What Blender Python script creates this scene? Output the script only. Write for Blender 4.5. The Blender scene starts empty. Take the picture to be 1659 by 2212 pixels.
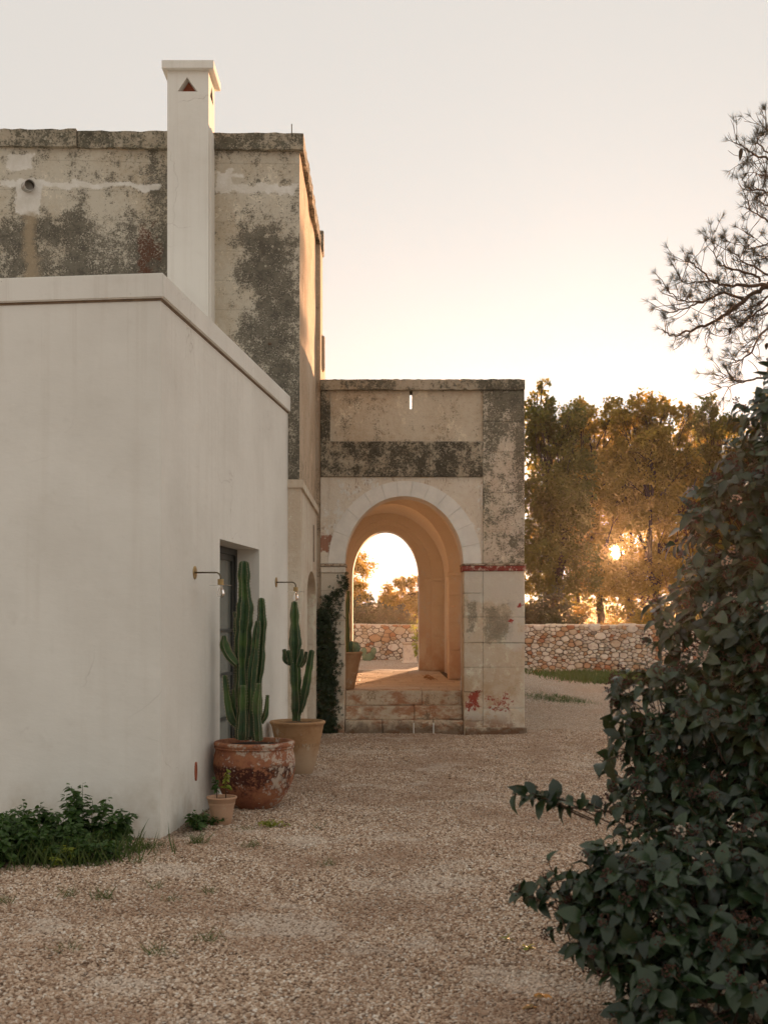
import bpy, bmesh, math, random
import numpy as np
from mathutils import Vector, Matrix

random.seed(7)
rng = np.random.default_rng(7)
S = bpy.context.scene
C = S.collection
R = math.radians

# ------------------------------------------------------------------ camera, world, sun
EYE, FPX, CXP, HOR = 1.55, 2600.0, 829.5, 1341.0
cd = bpy.data.cameras.new('camera'); cam = bpy.data.objects.new('camera', cd); C.objects.link(cam)
cam.location = (0, 0, EYE); cam.rotation_euler = (R(90), 0, 0)
cd.sensor_fit = 'VERTICAL'; cd.sensor_height = 36.0; cd.lens = FPX / 2212 * 36.0
cd.shift_y = (HOR - 1106.0) / 2212.0
cd.clip_start = 0.05; cd.clip_end = 4000
cd.dof.use_dof = True; cd.dof.focus_distance = 14.0; cd.dof.aperture_fstop = 5.0
S.camera = cam
S.view_settings.view_transform = 'Standard'; S.view_settings.look = 'None'
S.view_settings.exposure = 1.90; S.view_settings.gamma = 1.0

SUN_AZ, SUN_EL = math.atan((1330 - CXP) / FPX), math.atan((HOR - 1197) / FPX)
SUN_DIR = Vector((math.sin(SUN_AZ) * math.cos(SUN_EL), math.cos(SUN_AZ) * math.cos(SUN_EL), math.sin(SUN_EL)))
w = bpy.data.worlds.new('World'); S.world = w; w.use_nodes = True
nt = w.node_tree; nt.nodes.clear()
sky = nt.nodes.new('ShaderNodeTexSky'); sky.sky_type = 'NISHITA'; sky.sun_disc = False
sky.sun_elevation = SUN_EL; sky.sun_rotation = SUN_AZ
sky.air_density = 1.0; sky.dust_density = 2.5; sky.ozone_density = 1.0
hs = nt.nodes.new('ShaderNodeHueSaturation'); hs.inputs['Saturation'].default_value = 0.22; hs.inputs['Value'].default_value = 1.0
nt.links.new(sky.outputs[0], hs.inputs['Color'])
mx = nt.nodes.new('ShaderNodeMix'); mx.data_type = 'RGBA'; mx.inputs[0].default_value = 0.90
nt.links.new(hs.outputs[0], mx.inputs[6]); mx.inputs[7].default_value = (3.90, 3.71, 3.46, 1)
bg = nt.nodes.new('ShaderNodeBackground'); bg.inputs[1].default_value = 0.055
tc = nt.nodes.new('ShaderNodeTexCoord'); dt = nt.nodes.new('ShaderNodeVectorMath'); dt.operation = 'DOT_PRODUCT'
nt.links.new(tc.outputs['Generated'], dt.inputs[0]); dt.inputs[1].default_value = SUN_DIR
dr = nt.nodes.new('ShaderNodeMapRange'); dr.interpolation_type = 'SMOOTHSTEP'      # the sun's own disc
dr.inputs['From Min'].default_value = math.cos(R(.40)); dr.inputs['From Max'].default_value = math.cos(R(.26)); dr.inputs['To Max'].default_value = 260.0
nt.links.new(dt.outputs['Value'], dr.inputs['Value'])
ds = nt.nodes.new('ShaderNodeVectorMath'); ds.operation = 'SCALE'; ds.inputs[0].default_value = (1.0, .78, .48); nt.links.new(dr.outputs[0], ds.inputs['Scale'])
ad = nt.nodes.new('ShaderNodeVectorMath'); ad.operation = 'ADD'; nt.links.new(mx.outputs[2], ad.inputs[0]); nt.links.new(ds.outputs[0], ad.inputs[1])
nt.links.new(ad.outputs[0], bg.inputs[0])
wo = nt.nodes.new('ShaderNodeOutputWorld'); nt.links.new(bg.outputs[0], wo.inputs[0])

HAZE = .0005
sl = bpy.data.lights.new('sun', 'SUN'); sl.energy = 5.0; sl.angle = R(0.55); sl.color = (1.0, 0.53, 0.27)
so = bpy.data.objects.new('sun_lamp', sl); C.objects.link(so)
so.rotation_euler = (-SUN_DIR).to_track_quat('-Z', 'Y').to_euler(); so.location = (8, 60, 30)

# ------------------------------------------------------------------ helpers
ORG = {}
def px(xd, yd, depth):
    return Vector(((xd - CXP) / FPX * depth, depth, EYE + (HOR - yd) / FPX * depth))
def org(p):
    return ORG.get(p.name, Vector((0, 0, 0))) if p else Vector((0, 0, 0))
def tag(o, label, cat, group=None):
    o['label'] = label; o['category'] = cat
    if group: o['group'] = group
    return o
def struct(o, label=None, kind='structure'):
    o['kind'] = kind
    if label: o['label'] = label
    return o
def thing(name, loc, label, cat, group=None):
    o = bpy.data.objects.new(name, None); C.objects.link(o); o.location = loc; o.empty_display_size = 0.1
    ORG[o.name] = Vector(loc)
    return tag(o, label, cat, group)
def link_mesh(name, me, mat, parent=None, smooth=False):
    if mat:
        for m in (mat if isinstance(mat, (list, tuple)) else [mat]): me.materials.append(m)
    if smooth: me.polygons.foreach_set('use_smooth', [True] * len(me.polygons))
    o = bpy.data.objects.new(name, me); C.objects.link(o)
    if parent:
        o.parent = parent; ORG[o.name] = org(parent)
    return o
def mk(name, verts, faces, mat, parent=None, smooth=False):
    g = org(parent)
    me = bpy.data.meshes.new(name)
    me.from_pydata([(v[0] - g.x, v[1] - g.y, v[2] - g.z) for v in verts], [], faces)
    me.update()
    return link_mesh(name, me, mat, parent, smooth)
def mkbm(name, bm, mat, parent=None, smooth=False):
    bmesh.ops.translate(bm, verts=bm.verts, vec=-org(parent))
    bmesh.ops.recalc_face_normals(bm, faces=bm.faces)
    me = bpy.data.meshes.new(name); bm.to_mesh(me); bm.free()
    return link_mesh(name, me, mat, parent, smooth)
class Acc:
    """collects verts / faces of one mesh"""
    def __init__(s): s.v = []; s.f = []
    def add(s, v, f):
        b = len(s.v); s.v.extend(v); s.f.extend([tuple(i + b for i in q) for q in f]); return s
    def box(s, x0, x1, y0, y1, z0, z1):
        v = [(x, y, z) for z in (z0, z1) for y in (y0, y1) for x in (x0, x1)]
        return s.add(v, [(0, 2, 3, 1), (4, 5, 7, 6), (0, 1, 5, 4), (2, 6, 7, 3), (0, 4, 6, 2), (1, 3, 7, 5)])
    def tube(s, pts, rad, n=6, cap=True):
        pts = [Vector(p) for p in pts]; vs = []; fs = []
        up = Vector((0.13, 0.2, 1)).normalized()
        for i, p in enumerate(pts):
            d = (pts[min(i + 1, len(pts) - 1)] - pts[max(i - 1, 0)])
            d = d.normalized() if d.length > 1e-9 else Vector((0, 0, 1))
            a = d.cross(up)
            if a.length < 0.05: a = d.cross(Vector((1, 0, 0)))
            a.normalize(); b = d.cross(a)
            r = rad[i] if hasattr(rad, '__len__') else rad
            for k in range(n):
                t = 2 * math.pi * k / n
                vs.append(tuple(p + a * (r * math.cos(t)) + b * (r * math.sin(t))))
        for i in range(len(pts) - 1):
            for k in range(n):
                fs.append((i * n + k, i * n + (k + 1) % n, (i + 1) * n + (k + 1) % n, (i + 1) * n + k))
        if cap:
            fs.append(tuple(range(n - 1, -1, -1))); q = (len(pts) - 1) * n; fs.append(tuple(range(q, q + n)))
        return s.add(vs, fs)
    def build(s, name, mat, parent=None, smooth=False): return mk(name, s.v, s.f, mat, parent, smooth)
def rbox(name, x0, x1, y0, y1, z0, z1, mat, parent, bev=0.008, jit=0.0, seg=1):
    bm = bmesh.new()
    vs = [bm.verts.new((x + random.uniform(-jit, jit), y + random.uniform(-jit, jit) * .6, z + random.uniform(-jit, jit)))
          for z in (z0, z1) for y in (y0, y1) for x in (x0, x1)]
    for q in [(0, 2, 3, 1), (4, 5, 7, 6), (0, 1, 5, 4), (2, 6, 7, 3), (0, 4, 6, 2), (1, 3, 7, 5)]:
        bm.faces.new([vs[i] for i in q])
    if bev: bmesh.ops.bevel(bm, geom=bm.edges[:], offset=bev, segments=seg, affect='EDGES', profile=0.6)
    return mkbm(name, bm, mat, parent)
def lathe_acc(prof, c, n=48, acc=None, wob=0.0):
    acc = acc or Acc(); vs = []; fs = []
    ph = random.uniform(0, 6)
    for r, z in prof:
        for k in range(n):
            t = 2 * math.pi * k / n
            rr = r * (1 + wob * math.sin(2 * t + ph) + wob * .6 * math.sin(3 * t + z * 9))
            vs.append((c[0] + rr * math.cos(t), c[1] + rr * math.sin(t), c[2] + z))
    for i in range(len(prof) - 1):
        for k in range(n):
            fs.append((i * n + k, i * n + (k + 1) % n, (i + 1) * n + (k + 1) % n, (i + 1) * n + k))
    return acc.add(vs, fs)
def disc_acc(c, r, n=32, acc=None, bump=0.0):
    acc = acc or Acc(); vs = [(c[0], c[1], c[2] + bump)]; fs = []
    for k in range(n):
        t = 2 * math.pi * k / n; vs.append((c[0] + r * math.cos(t), c[1] + r * math.sin(t), c[2]))
    for k in range(n): fs.append((0, 1 + k, 1 + (k + 1) % n))
    return acc.add(vs, fs)
def np_mesh(name, V, F, mat, parent=None, smooth=False):
    """V (n,3) array, F (m,k) array"""
    g = np.array(org(parent)); V = np.asarray(V, dtype=np.float32) - g
    F = np.asarray(F, dtype=np.int32); m, k = F.shape
    me = bpy.data.meshes.new(name)
    me.vertices.add(len(V)); me.vertices.foreach_set('co', V.astype(np.float32).ravel())
    me.loops.add(m * k); me.loops.foreach_set('vertex_index', F.ravel())
    me.polygons.add(m); me.polygons.foreach_set('loop_start', np.arange(0, m * k, k, dtype=np.int32))
    me.update(calc_edges=True)
    return link_mesh(name, me, mat, parent, smooth)
def nrm(a): return a / np.maximum(np.linalg.norm(a, axis=-1, keepdims=True), 1e-9)
def rand_dirs(n): return nrm(rng.normal(size=(n, 3)))
def frames(d, n):
    """rotation (N,3,3) with columns side, dir, normal"""
    d = nrm(d); s = nrm(np.cross(d, n)); n2 = np.cross(s, d)
    return np.stack([s, d, n2], axis=-1)
def scatter(T, TF, P, M, sc):
    """instances of template T (k,3) -> verts, faces"""
    T = np.asarray(T, float); TF = np.asarray(TF, int)
    V = np.einsum('nij,kj->nki', M, T) * np.asarray(sc).reshape(-1, 1, 1) + P[:, None, :]
    F = TF[None] + (np.arange(len(P)) * len(T))[:, None, None]
    return V.reshape(-1, 3), F.reshape(-1, TF.shape[1])
# leaf templates: length along +y, normal +z
LEAF4 = ([(0, 0, 0), (.32, .45, -.06), (0, 1, -.12), (-.32, .45, -.06), (0, .5, .02)], [(0, 1, 4), (1, 2, 4), (2, 3, 4), (3, 0, 4)])
LEAF2 = ([(0, 0, 0), (.34, .45, .05), (0, 1, 0), (-.34, .45, .05)], [(0, 1, 2), (0, 2, 3)])
LEAFB = ([(0, 0, 0), (.0, .33, -.02), (0, .68, -.05), (0, 1, -.17), (.20, .14, .05), (.29, .42, .045), (.2, .74, -.03), (-.20, .14, .05), (-.29, .42, .045), (-.2, .74, -.03)],
         [(0, 4, 1), (4, 5, 1), (1, 5, 2), (5, 6, 2), (2, 6, 3), (0, 1, 7), (7, 1, 8), (1, 2, 8), (8, 2, 9), (2, 3, 9)])
def star_leaf(k=5, w=.16):
    v = [(0, 0, 0)]; f = []
    for i in range(k):
        a = (i - (k - 1) / 2) * R(42); L = 1 - .13 * abs(i - (k - 1) / 2)
        dx, dy = math.sin(a), math.cos(a); b = len(v)
        v += [(dx * L * .5 + dy * w, dy * L * .5 - dx * w, .04), (dx * L, dy * L, -.08), (dx * L * .5 - dy * w, dy * L * .5 + dx * w, .04)]
        f += [(0, b, b + 1), (0, b + 1, b + 2)]
    return v, f

# ------------------------------------------------------------------ node materials
class G:
    def __init__(s, name):
        s.m = bpy.data.materials.new(name); s.m.use_nodes = True
        s.t = s.m.node_tree; s.t.nodes.clear()
        s.o = s.t.nodes.new('ShaderNodeOutputMaterial'); s._pos = None; s._sep = None
    def set(s, inp, v):
        if isinstance(v, bpy.types.NodeSocket): s.t.links.new(v, inp)
        elif isinstance(v, (tuple, list)) and len(v) == 3 and inp.type == 'RGBA': inp.default_value = (*v, 1)
        else: inp.default_value = v
    def n(s, ty, ins=None, **pr):
        k = s.t.nodes.new(ty)
        for a, b in pr.items(): setattr(k, a, b)
        for a, b in (ins or {}).items(): s.set(k.inputs[a], b)
        return k
    @property
    def pos(s):
        if s._pos is None: s._pos = s.n('ShaderNodeNewGeometry')
        return s._pos.outputs['Position']
    def island(s):
        s.pos; return s._pos.outputs['Random Per Island']
    def rnd(s): return s.n('ShaderNodeObjectInfo').outputs['Random']
    def xyz(s):
        if s._sep is None: s._sep = s.n('ShaderNodeSeparateXYZ', {0: s.pos})
        return s._sep.outputs
    def stretch(s, sx, sy, sz):
        return s.n('ShaderNodeMapping', {'Vector': s.pos, 'Scale': (sx, sy, sz)}).outputs[0]
    def noise(s, scale, detail=5, rough=.6, vec=None, dist=0):
        return s.n('ShaderNodeTexNoise', {'Vector': vec or s.pos, 'Scale': scale, 'Detail': detail, 'Roughness': rough, 'Distortion': dist}).outputs[0]
    def nn(s, scale, detail=5, rough=.6, vec=None, dist=0, k=8.):
        """noise rescaled to about unit spread round zero"""
        return s.mul(s.sub(s.noise(scale, detail, rough, vec, dist), .5), k)
    def vor(s, scale, vec=None, feature='F1', out='Distance', rand=1.0):
        return s.n('ShaderNodeTexVoronoi', {'Vector': vec or s.pos, 'Scale': scale, 'Randomness': rand}, feature=feature).outputs[out]
    def mr(s, v, a, b, c=0., d=1., smooth=True):
        return s.n('ShaderNodeMapRange', {'Value': v, 'From Min': a, 'From Max': b, 'To Min': c, 'To Max': d},
                   interpolation_type='SMOOTHSTEP' if smooth else 'LINEAR').outputs[0]
    def m2(s, op, a, b=0., clamp=False):
        return s.n('ShaderNodeMath', {0: a, 1: b}, operation=op, use_clamp=clamp).outputs[0]
    def mul(s, a, b): return s.m2('MULTIPLY', a, b)
    def add(s, a, b, clamp=False): return s.m2('ADD', a, b, clamp)
    def sub(s, a, b): return s.m2('SUBTRACT', a, b)
    def mx(s, a, b): return s.m2('MAXIMUM', a, b)
    def mix(s, f, a, b):
        k = s.n('ShaderNodeMix', data_type='RGBA'); s.set(k.inputs[0], f); s.set(k.inputs[6], a); s.set(k.inputs[7], b); return k.outputs[2]
    def boxm(s, x0, x1, z0, z1, soft=.05, wob=.12, wsc=5., ax='xz', seed=0.):
        """soft-edged rectangle in world coordinates, edges broken by noise"""
        o = s.xyz(); nz = s.sub(s.noise(wsc, 5, .7, s.n('ShaderNodeMapping', {'Vector': s.pos, 'Location': (seed, seed * 2, 0)}).outputs[0]), .5)
        d = s.mul(nz, wob * 5)
        u = s.add(o['XYZ'.index(ax[0].upper())], d); v = s.add(o['XYZ'.index(ax[1].upper())], d)
        a = s.mul(s.mr(u, x0 - soft, x0 + soft), s.mr(u, x1 - soft, x1 + soft, 1., 0.))
        b = s.mul(s.mr(v, z0 - soft, z0 + soft), s.mr(v, z1 - soft, z1 + soft, 1., 0.))
        return s.mul(a, b)
    def bump(s, h, strength=.3, dist=.02, normal=None):
        k = s.n('ShaderNodeBump', {'Height': h, 'Strength': strength, 'Distance': dist})
        if normal: s.set(k.inputs['Normal'], normal)
        return k.outputs[0]
    def bsdf(s, col, rough=.85, normal=None, spec=.3, metal=0., **kw):
        p = s.n('ShaderNodeBsdfPrincipled', {'Base Color': col, 'Roughness': rough, 'Metallic': metal, 'Specular IOR Level': spec})
        if normal: s.set(p.inputs['Normal'], normal)
        for a, b in kw.items(): s.set(p.inputs[a.replace('_', ' ')], b)
        s.t.links.new(p.outputs[0], s.o.inputs[0]); return s.m
    def leaf(s, col, trans_col, tr=.4, rough=.5, spec=.35, normal=None):
        p = s.n('ShaderNodeBsdfPrincipled', {'Base Color': col, 'Roughness': rough, 'Specular IOR Level': spec})
        if normal: s.set(p.inputs['Normal'], normal)
        t = s.n('ShaderNodeBsdfTranslucent', {'Color': trans_col})
        k = s.n('ShaderNodeMixShader', {0: tr, 1: p.outputs[0], 2: t.outputs[0]})
        s.t.links.new(k.outputs[0], s.o.inputs[0]); return s.m

def m_simple(name, col, rough=.7, var=.15, scale=12, metal=0., spec=.3, bump=0.):
    g = G(name); n = g.noise(scale, 6, .65)
    c = g.mix(g.mr(n, .3, .7), tuple(x * (1 - var) for x in col), tuple(min(1, x * (1 + var)) for x in col))
    return g.bsdf(c, rough, g.bump(n, bump, .01) if bump else None, spec, metal)

def m_white():
    g = G('white_limewash')
    a = g.noise(.9, 6, .6); b = g.noise(6, 6, .7); st = g.noise(1.0, 5, .6, g.stretch(9, 9, .5))
    c = g.mix(g.mr(a, .35, .68), (.82, .80, .735), (.735, .71, .645))
    c = g.mix(g.mul(g.mr(st, .5, .72), .16), c, (.60, .545, .46))
    c = g.mix(g.mul(g.mr(b, .56, .72), .16), c, (.52, .48, .40))
    z = g.xyz()[2]
    low = g.mul(g.mr(z, 0, .55, 1., 0.), g.mr(g.noise(3, 6, .7), .38, .65))
    c = g.mix(g.mul(low, .45), c, (.42, .33, .22))
    spk = g.mul(g.mr(g.vor(9), .02, .045, 1., 0.), g.mr(g.noise(2.3), .55, .6))
    c = g.mix(g.mul(spk, .6), c, (.25, .2, .15))
    wv = g.n('ShaderNodeVectorMath', {0: g.pos, 1: g.n('ShaderNodeTexNoise', {'Vector': g.pos, 'Scale': 1.3, 'Detail': 5.}).outputs['Color']}, operation='ADD').outputs[0]
    ck = g.mul(g.mr(g.vor(.9, wv, 'DISTANCE_TO_EDGE'), .0, .0035, 1., 0.), g.mr(g.nn(.8, 3), .5, .9))
    c = g.mix(g.mul(ck, .45), c, (.30, .25, .19))
    dr = g.mul(g.mr(g.nn(1.0, 4, .6, g.stretch(14, 14, .22), k=9.), .5, 1.1), g.mr(z, 2.6, 3.85))
    c = g.mix(g.mul(dr, .10), c, (.45, .38, .29))
    tro = g.nn(2.2, 5, .6, g.stretch(1, 1, 2.4)); tr2 = g.nn(9, 6, .65, g.stretch(1, 1, 1.8))
    c = g.mix(g.mul(g.mr(tr2, .2, 1.2), .06), c, (.86, .85, .80))
    return g.bsdf(c, .9, g.bump(g.add(g.add(g.mul(tro, .5), g.mul(tr2, .22)), g.mul(g.noise(45, 4), .3)), .07, .02), .2)

def m_old(name, light=(.52, .44, .34), warm=(.44, .32, .20), dark=(.075, .068, .052), bias=0.0, spots=.8, zdark=None, extra=None, fine=46):
    """weathered limewashed tufa: cream ground, ochre stains, black lichen with pale dots.
    extra(g, col, noises) may add stains with a place of their own"""
    g = G(name)
    big = g.nn(.9, 4, .6); mid = g.nn(4.2, 7, .72, k=9.); fin = g.nn(fine, 4, .75, k=7.); m2 = g.nn(13, 6, .75, k=9.)
    c = g.mix(g.mr(g.add(g.mul(big, .7), g.mul(m2, .5)), -.8, 1.), light, warm)
    ww = g.mr(g.add(g.mul(g.nn(2.1, 6, .75, g.stretch(1.3, 1.3, .8), k=9.), .8), g.mul(m2, .5)), .35, .95)          # remains of limewash
    c = g.mix(g.mul(ww, .75), c, tuple(min(.8, x * 1.3) for x in light))
    f = g.add(g.add(g.mul(big, .35), g.mul(mid, .6)), bias * 6.)
    f = g.add(f, g.mul(g.nn(1.0, 5, .65, g.stretch(3.2, 3.2, .5), k=9.), .4))     # runs down the face
    if zdark: f = g.add(f, g.mul(zdark(g), 6.))
    gr = g.mr(g.add(f, g.mul(m2, .35)), -.1, 1.1)                               # soft grime
    c = g.mix(g.mul(gr, .55), c, tuple(x * 3.0 for x in dark))
    msk = g.mr(g.add(f, g.mul(g.add(g.mul(fin, 1.1), g.mul(m2, .6)), .95)), .55, 1.0)   # granular black lichen
    c = g.mix(g.mul(msk, .9), c, g.mix(g.mr(m2, -.6, .8), dark, tuple(x * 1.9 for x in dark)))
    sp = g.mul(g.mr(g.vor(30), .17, .25, 1., 0.), g.mr(g.nn(6, 3), .1, .5))
    sp2 = g.mul(g.mr(g.vor(11), .13, .2, 1., 0.), g.mr(g.nn(3.1, 3), .3, .6))
    sp3 = g.mul(g.mr(g.vor(70), .2, .3, 1., 0.), g.mr(g.nn(9, 3), -.1, .5))
    c = g.mix(g.mul(g.mul(g.mx(sp, g.mx(sp2, sp3)), spots), g.mr(fin, -.9, .2)), c, (.47, .43, .34))
    big = g.add(g.mul(big, .1), .5); mid = g.add(g.mul(mid, .1), .5); fin = g.add(g.mul(fin, .1), .5)
    if extra: c = extra(g, c, big, mid, fin)
    h = g.add(g.add(g.mul(mid, 1.5), g.mul(m2, .12)), g.mul(fin, .9))
    return g.bsdf(c, .95, g.bump(h, .5, .03), .15)

M = {}
M['white'] = m_white()
# --- old house facade: patches of fresh lime mortar, lichen fields
def old_front_extra(g, c, big, mid, fin):
    crs = g.mr(g.m2('ABSOLUTE', g.sub(g.m2('FRACT', g.add(g.mul(g.xyz()[2], 3.1), g.mul(mid, .12))), .5)), .0, .03, 1., 0.)
    c = g.mix(g.mul(crs, .25), c, (.16, .13, .09))
    ZW = lambda y: EYE + (HOR - y) / FPX * 13.2
    XW = lambda x: (x - CXP) / FPX * 13.2
    wh = None
    for i, (a, b, t, u, wb) in enumerate([(0, 345, 392, 405, .05), (36, 92, 392, 462, .05), (20, 75, 336, 363, .05), (478, 640, 393, 412, .07), (470, 500, 360, 408, .06), (478, 530, 366, 374, .03)]):
        k = g.boxm(XW(a), XW(b), ZW(u), ZW(t), .012, wb, 3.2, seed=i * 3.1)
        wh = k if wh is None else g.mx(wh, k)
    c = g.mix(g.mul(wh, .95), c, g.mix(g.mr(mid, .4, .6), (.82, .79, .73), (.72, .68, .60)))
    red = g.mul(g.boxm(XW(300), XW(334), ZW(600), ZW(485), .04, .12, 6), g.mr(fin, .38, .55))
    c = g.mix(g.mul(red, .9), c, (.13, .05, .03))
    tan = g.boxm(XW(52), XW(80), ZW(610), ZW(465), .05, .08, 4)
    return g.mix(g.mul(tan, .75), c, (.42, .33, .22))
def old_front_z(g):
    ZW = lambda y: EYE + (HOR - y) / FPX * 13.2
    XW = lambda x: (x - CXP) / FPX * 13.2
    a = g.mul(g.boxm(-9, XW(362), 3, ZW(480), .3, .2, 1.5), .13)
    b = g.mul(g.boxm(XW(535), XW(660), 2.6, ZW(500), .22, .22, 1.5, seed=4), .16)
    d = g.mul(g.boxm(XW(458), XW(530), 3, ZW(340), .15, .2, 2, seed=9), -.12)
    e = g.mul(g.boxm(-9, 2, ZW(470), ZW(325), .1, .2, 2, seed=2), -.06)
    return g.add(g.add(a, b), g.add(d, e))
M['old_front'] = m_old('lichened_limestone', (.60, .55, .45), (.52, .44, .325), (.086, .078, .061), .075, .95, old_front_z, old_front_extra, 62)
M['cornice'] = m_old('blackened_cornice', (.46, .40, .31), (.36, .30, .21), (.065, .06, .044), .11, .9)
M['old_side'] = m_old('warm_side_limestone', (.58, .46, .34), (.52, .38, .26), (.15, .125, .09), -.10, .2,
    lambda g: g.mul(g.mr(g.xyz()[2], 3.0, 4.1, 1., 0.), .12))
def low_extra(g, c, big, mid, fin):
    r = g.mul(g.mr(g.noise(2.6, 6, .7, g.stretch(1, 1, .6)), .55, .68), .4)
    return g.mix(r, c, (.40, .24, .13))
M['old_low'] = m_old('cream_render', (.70, .62, .51), (.63, .52, .40), (.26, .20, .14), -.16, .1, None, low_extra)
# --- porch
M['p_dark'] = m_old('black_lichen_band', (.44, .385, .29), (.34, .27, .185), (.045, .041, .03), .15, .9)
M['p_panel'] = m_old('ochre_panel', (.63, .555, .435), (.53, .42, .295), (.13, .11, .08), -.04, .4)
def pier_up_z(g): return g.add(g.mul(g.mr(g.xyz()[2], 3.3, 4.4), .14), g.mul(g.mr(g.xyz()[0], 1.7, 1.95), .1))
M['p_pier'] = m_old('lichened_pier', (.63, .57, .465), (.55, .46, .35), (.09, .082, .06), .03, .55, pier_up_z)
def spandrel_extra(g, c, big, mid, fin):
    sc = g.mul(g.mr(g.nn(15, 5, .65, g.stretch(1.6, 1, .6), 1.5, 9.), .55, .95), g.mr(g.nn(1.7, 4), -.4, .5))
    c = g.mix(g.mul(sc, .7), c, (.42, .29, .19))
    return g.mix(g.mul(g.boxm(-1.0, -.73, 2.5, 2.7, .02, .08, 8), .85), c, (.33, .12, .06))
M['p_spandrel'] = m_old('scraped_render', (.76, .69, .58), (.70, .60, .48), (.33, .25, .17), -.22, .0, None, spandrel_extra)
M['p_white'] = m_simple('dressed_white_stone', (.77, .735, .67), .9, .07, 5, bump=.12, spec=.15)
def low_stone(g, c, big, mid, fin):
    z = g.xyz()[2]
    oc = g.mul(g.mr(z, .35, 1.4, 1., 0.), g.mr(g.noise(2.2, 6, .7), .4, .62))
    c = g.mix(g.mul(oc, .8), c, (.47, .29, .155))
    # grey ghost of removed plaster on the pier
    tri = g.mul(g.boxm(1.36, 1.78, 1.28, 1.76, .03, .1, 5), g.mr(g.add(g.mul(fin, .5), g.mul(mid, .6)), .42, .6))
    tri = g.mx(tri, g.mul(g.boxm(1.12, 1.24, 1.38, 1.83, .03, .12, 5, seed=3), g.mr(fin, .35, .55)))
    c = g.mix(g.mul(tri, .7), c, (.17, .15, .105))
    wh = g.mx(g.boxm(1.70, 1.90, 1.15, 2.2, .03, .1, 4, seed=7), g.boxm(1.08, 1.93, 1.78, 2.25, .04, .1, 3, seed=5))
    c = g.mix(g.mul(wh, .7), c, (.66, .61, .53))
    pl = g.mx(g.mul(g.boxm(1.15, 1.29, .25, .56, .02, .10, 7, seed=11), 1.), g.boxm(1.42, 1.70, .28, .55, .02, .13, 7, seed=13))
    c = g.mix(g.mul(pl, g.mr(g.noise(9, 5, .7), .42, .50)), c, (.34, .075, .05))
    sk = g.boxm(1.08, 1.93, .2, .44, .03, .14, 6, seed=17)
    c = g.mix(g.mul(sk, g.mr(g.noise(5, 5, .6), .50, .54)), c, (.66, .60, .50))
    rd = g.mx(g.boxm(1.70, 1.77, 1.53, 1.565, .01, .03, 14, seed=2), g.boxm(1.835, 1.89, 1.74, 1.78, .008, .035, 20, seed=6))
    c = g.mix(rd, c, (.38, .06, .04))
    base = g.mul(g.mr(z, .04, .34, 1., 0.), g.mr(g.nn(4.5, 6, .75, k=9.), -.7, .5))
    return g.mix(g.mul(base, .8), c, (.24, .105, .055))
M['p_low'] = m_old('stained_pier_stone', (.68, .60, .485), (.61, .49, .355), (.24, .20, .14), -.13, .1, None, low_stone)
def step_extra(g, c, big, mid, fin):
    r = g.mr(g.noise(3.2, 7, .75, g.stretch(1, 1, 1.8)), .46, .62)
    c = g.mix(g.mul(r, .85), c, (.40, .17, .08))
    d = g.mr(g.add(g.mul(g.noise(6, 6, .75), .8), g.mul(g.mr(g.xyz()[2], .02, .4, 1., 0.), .12)), .48, .6)
    d2 = g.mul(g.mr(g.add(g.xyz()[2], g.mul(g.nn(4, 6, .7), .06)), .05, .2, 1., 0.), .75)
    return g.mix(g.mx(g.mul(d, .65), d2), c, (.10, .058, .034))
M['p_step'] = m_old('rusty_step_stone', (.64, .54, .41), (.57, .43, .29), (.16, .11, .07), -.05, .1, None, step_extra)
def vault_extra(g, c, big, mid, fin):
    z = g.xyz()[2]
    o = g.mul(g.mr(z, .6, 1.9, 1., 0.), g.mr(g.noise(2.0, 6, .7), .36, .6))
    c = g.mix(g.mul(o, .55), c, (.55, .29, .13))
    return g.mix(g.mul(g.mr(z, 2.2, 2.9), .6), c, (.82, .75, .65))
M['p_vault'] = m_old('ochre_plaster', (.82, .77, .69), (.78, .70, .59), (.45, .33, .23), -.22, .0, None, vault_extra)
g = G('red_painted_band'); n = g.noise(14, 6, .75)
M['p_red'] = g.bsdf(g.mix(g.mr(n, .50, .60), (.26, .055, .04), (.56, .44, .35)), .9, g.bump(n, .3, .02), .2)
g = G('mossy_stone'); n = g.noise(20, 6, .75)
M['p_impost'] = g.bsdf(g.mix(g.mr(n, .45, .6), (.55, .46, .35), (.20, .13, .08)), .95, g.bump(n, .5, .02), .2)
def m_paving():
    g = G('worn_paving'); r = g.rnd(); n = g.noise(9, 6, .7)
    c = g.mix(r, (.54, .45, .35), (.68, .60, .49)); c = g.mix(g.mul(g.mr(n, .45, .7), .5), c, (.44, .33, .24))
    return g.bsdf(c, .75, g.bump(n, .35, .02), .3)
M['paving'] = m_paving()
# --- dry stone wall
def m_stone(name, a, b):
    g = G(name); n = g.noise(7, 6, .7); f = g.noise(40, 4, .7)
    c = g.mix(g.island(), a, b); c = g.mix(g.rnd(), c, g.mix(.5, c, b))
    c = g.mix(g.mul(g.mr(g.nn(9, 6, .75, k=9.), .1, .9), .55), c, g.mix(g.rnd(), (.40, .21, .12), tuple(x * .55 for x in a)))
    return g.bsdf(c, .95, g.bump(g.add(n, g.mul(f, .4)), .6, .03), .15)
M['st_white'] = m_stone('pale_limestone', (.72, .68, .61), (.60, .54, .46))
M['st_cream'] = m_stone('cream_limestone', (.58, .49, .38), (.48, .38, .28))
M['st_rust'] = m_stone('rust_limestone', (.50, .27, .16), (.40, .18, .095))
M['st_tan'] = m_stone('tan_limestone', (.52, .35, .22), (.45, .28, .17))
M['st_grey'] = m_stone('grey_limestone', (.30, .28, .24), (.38, .35, .30))
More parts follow.
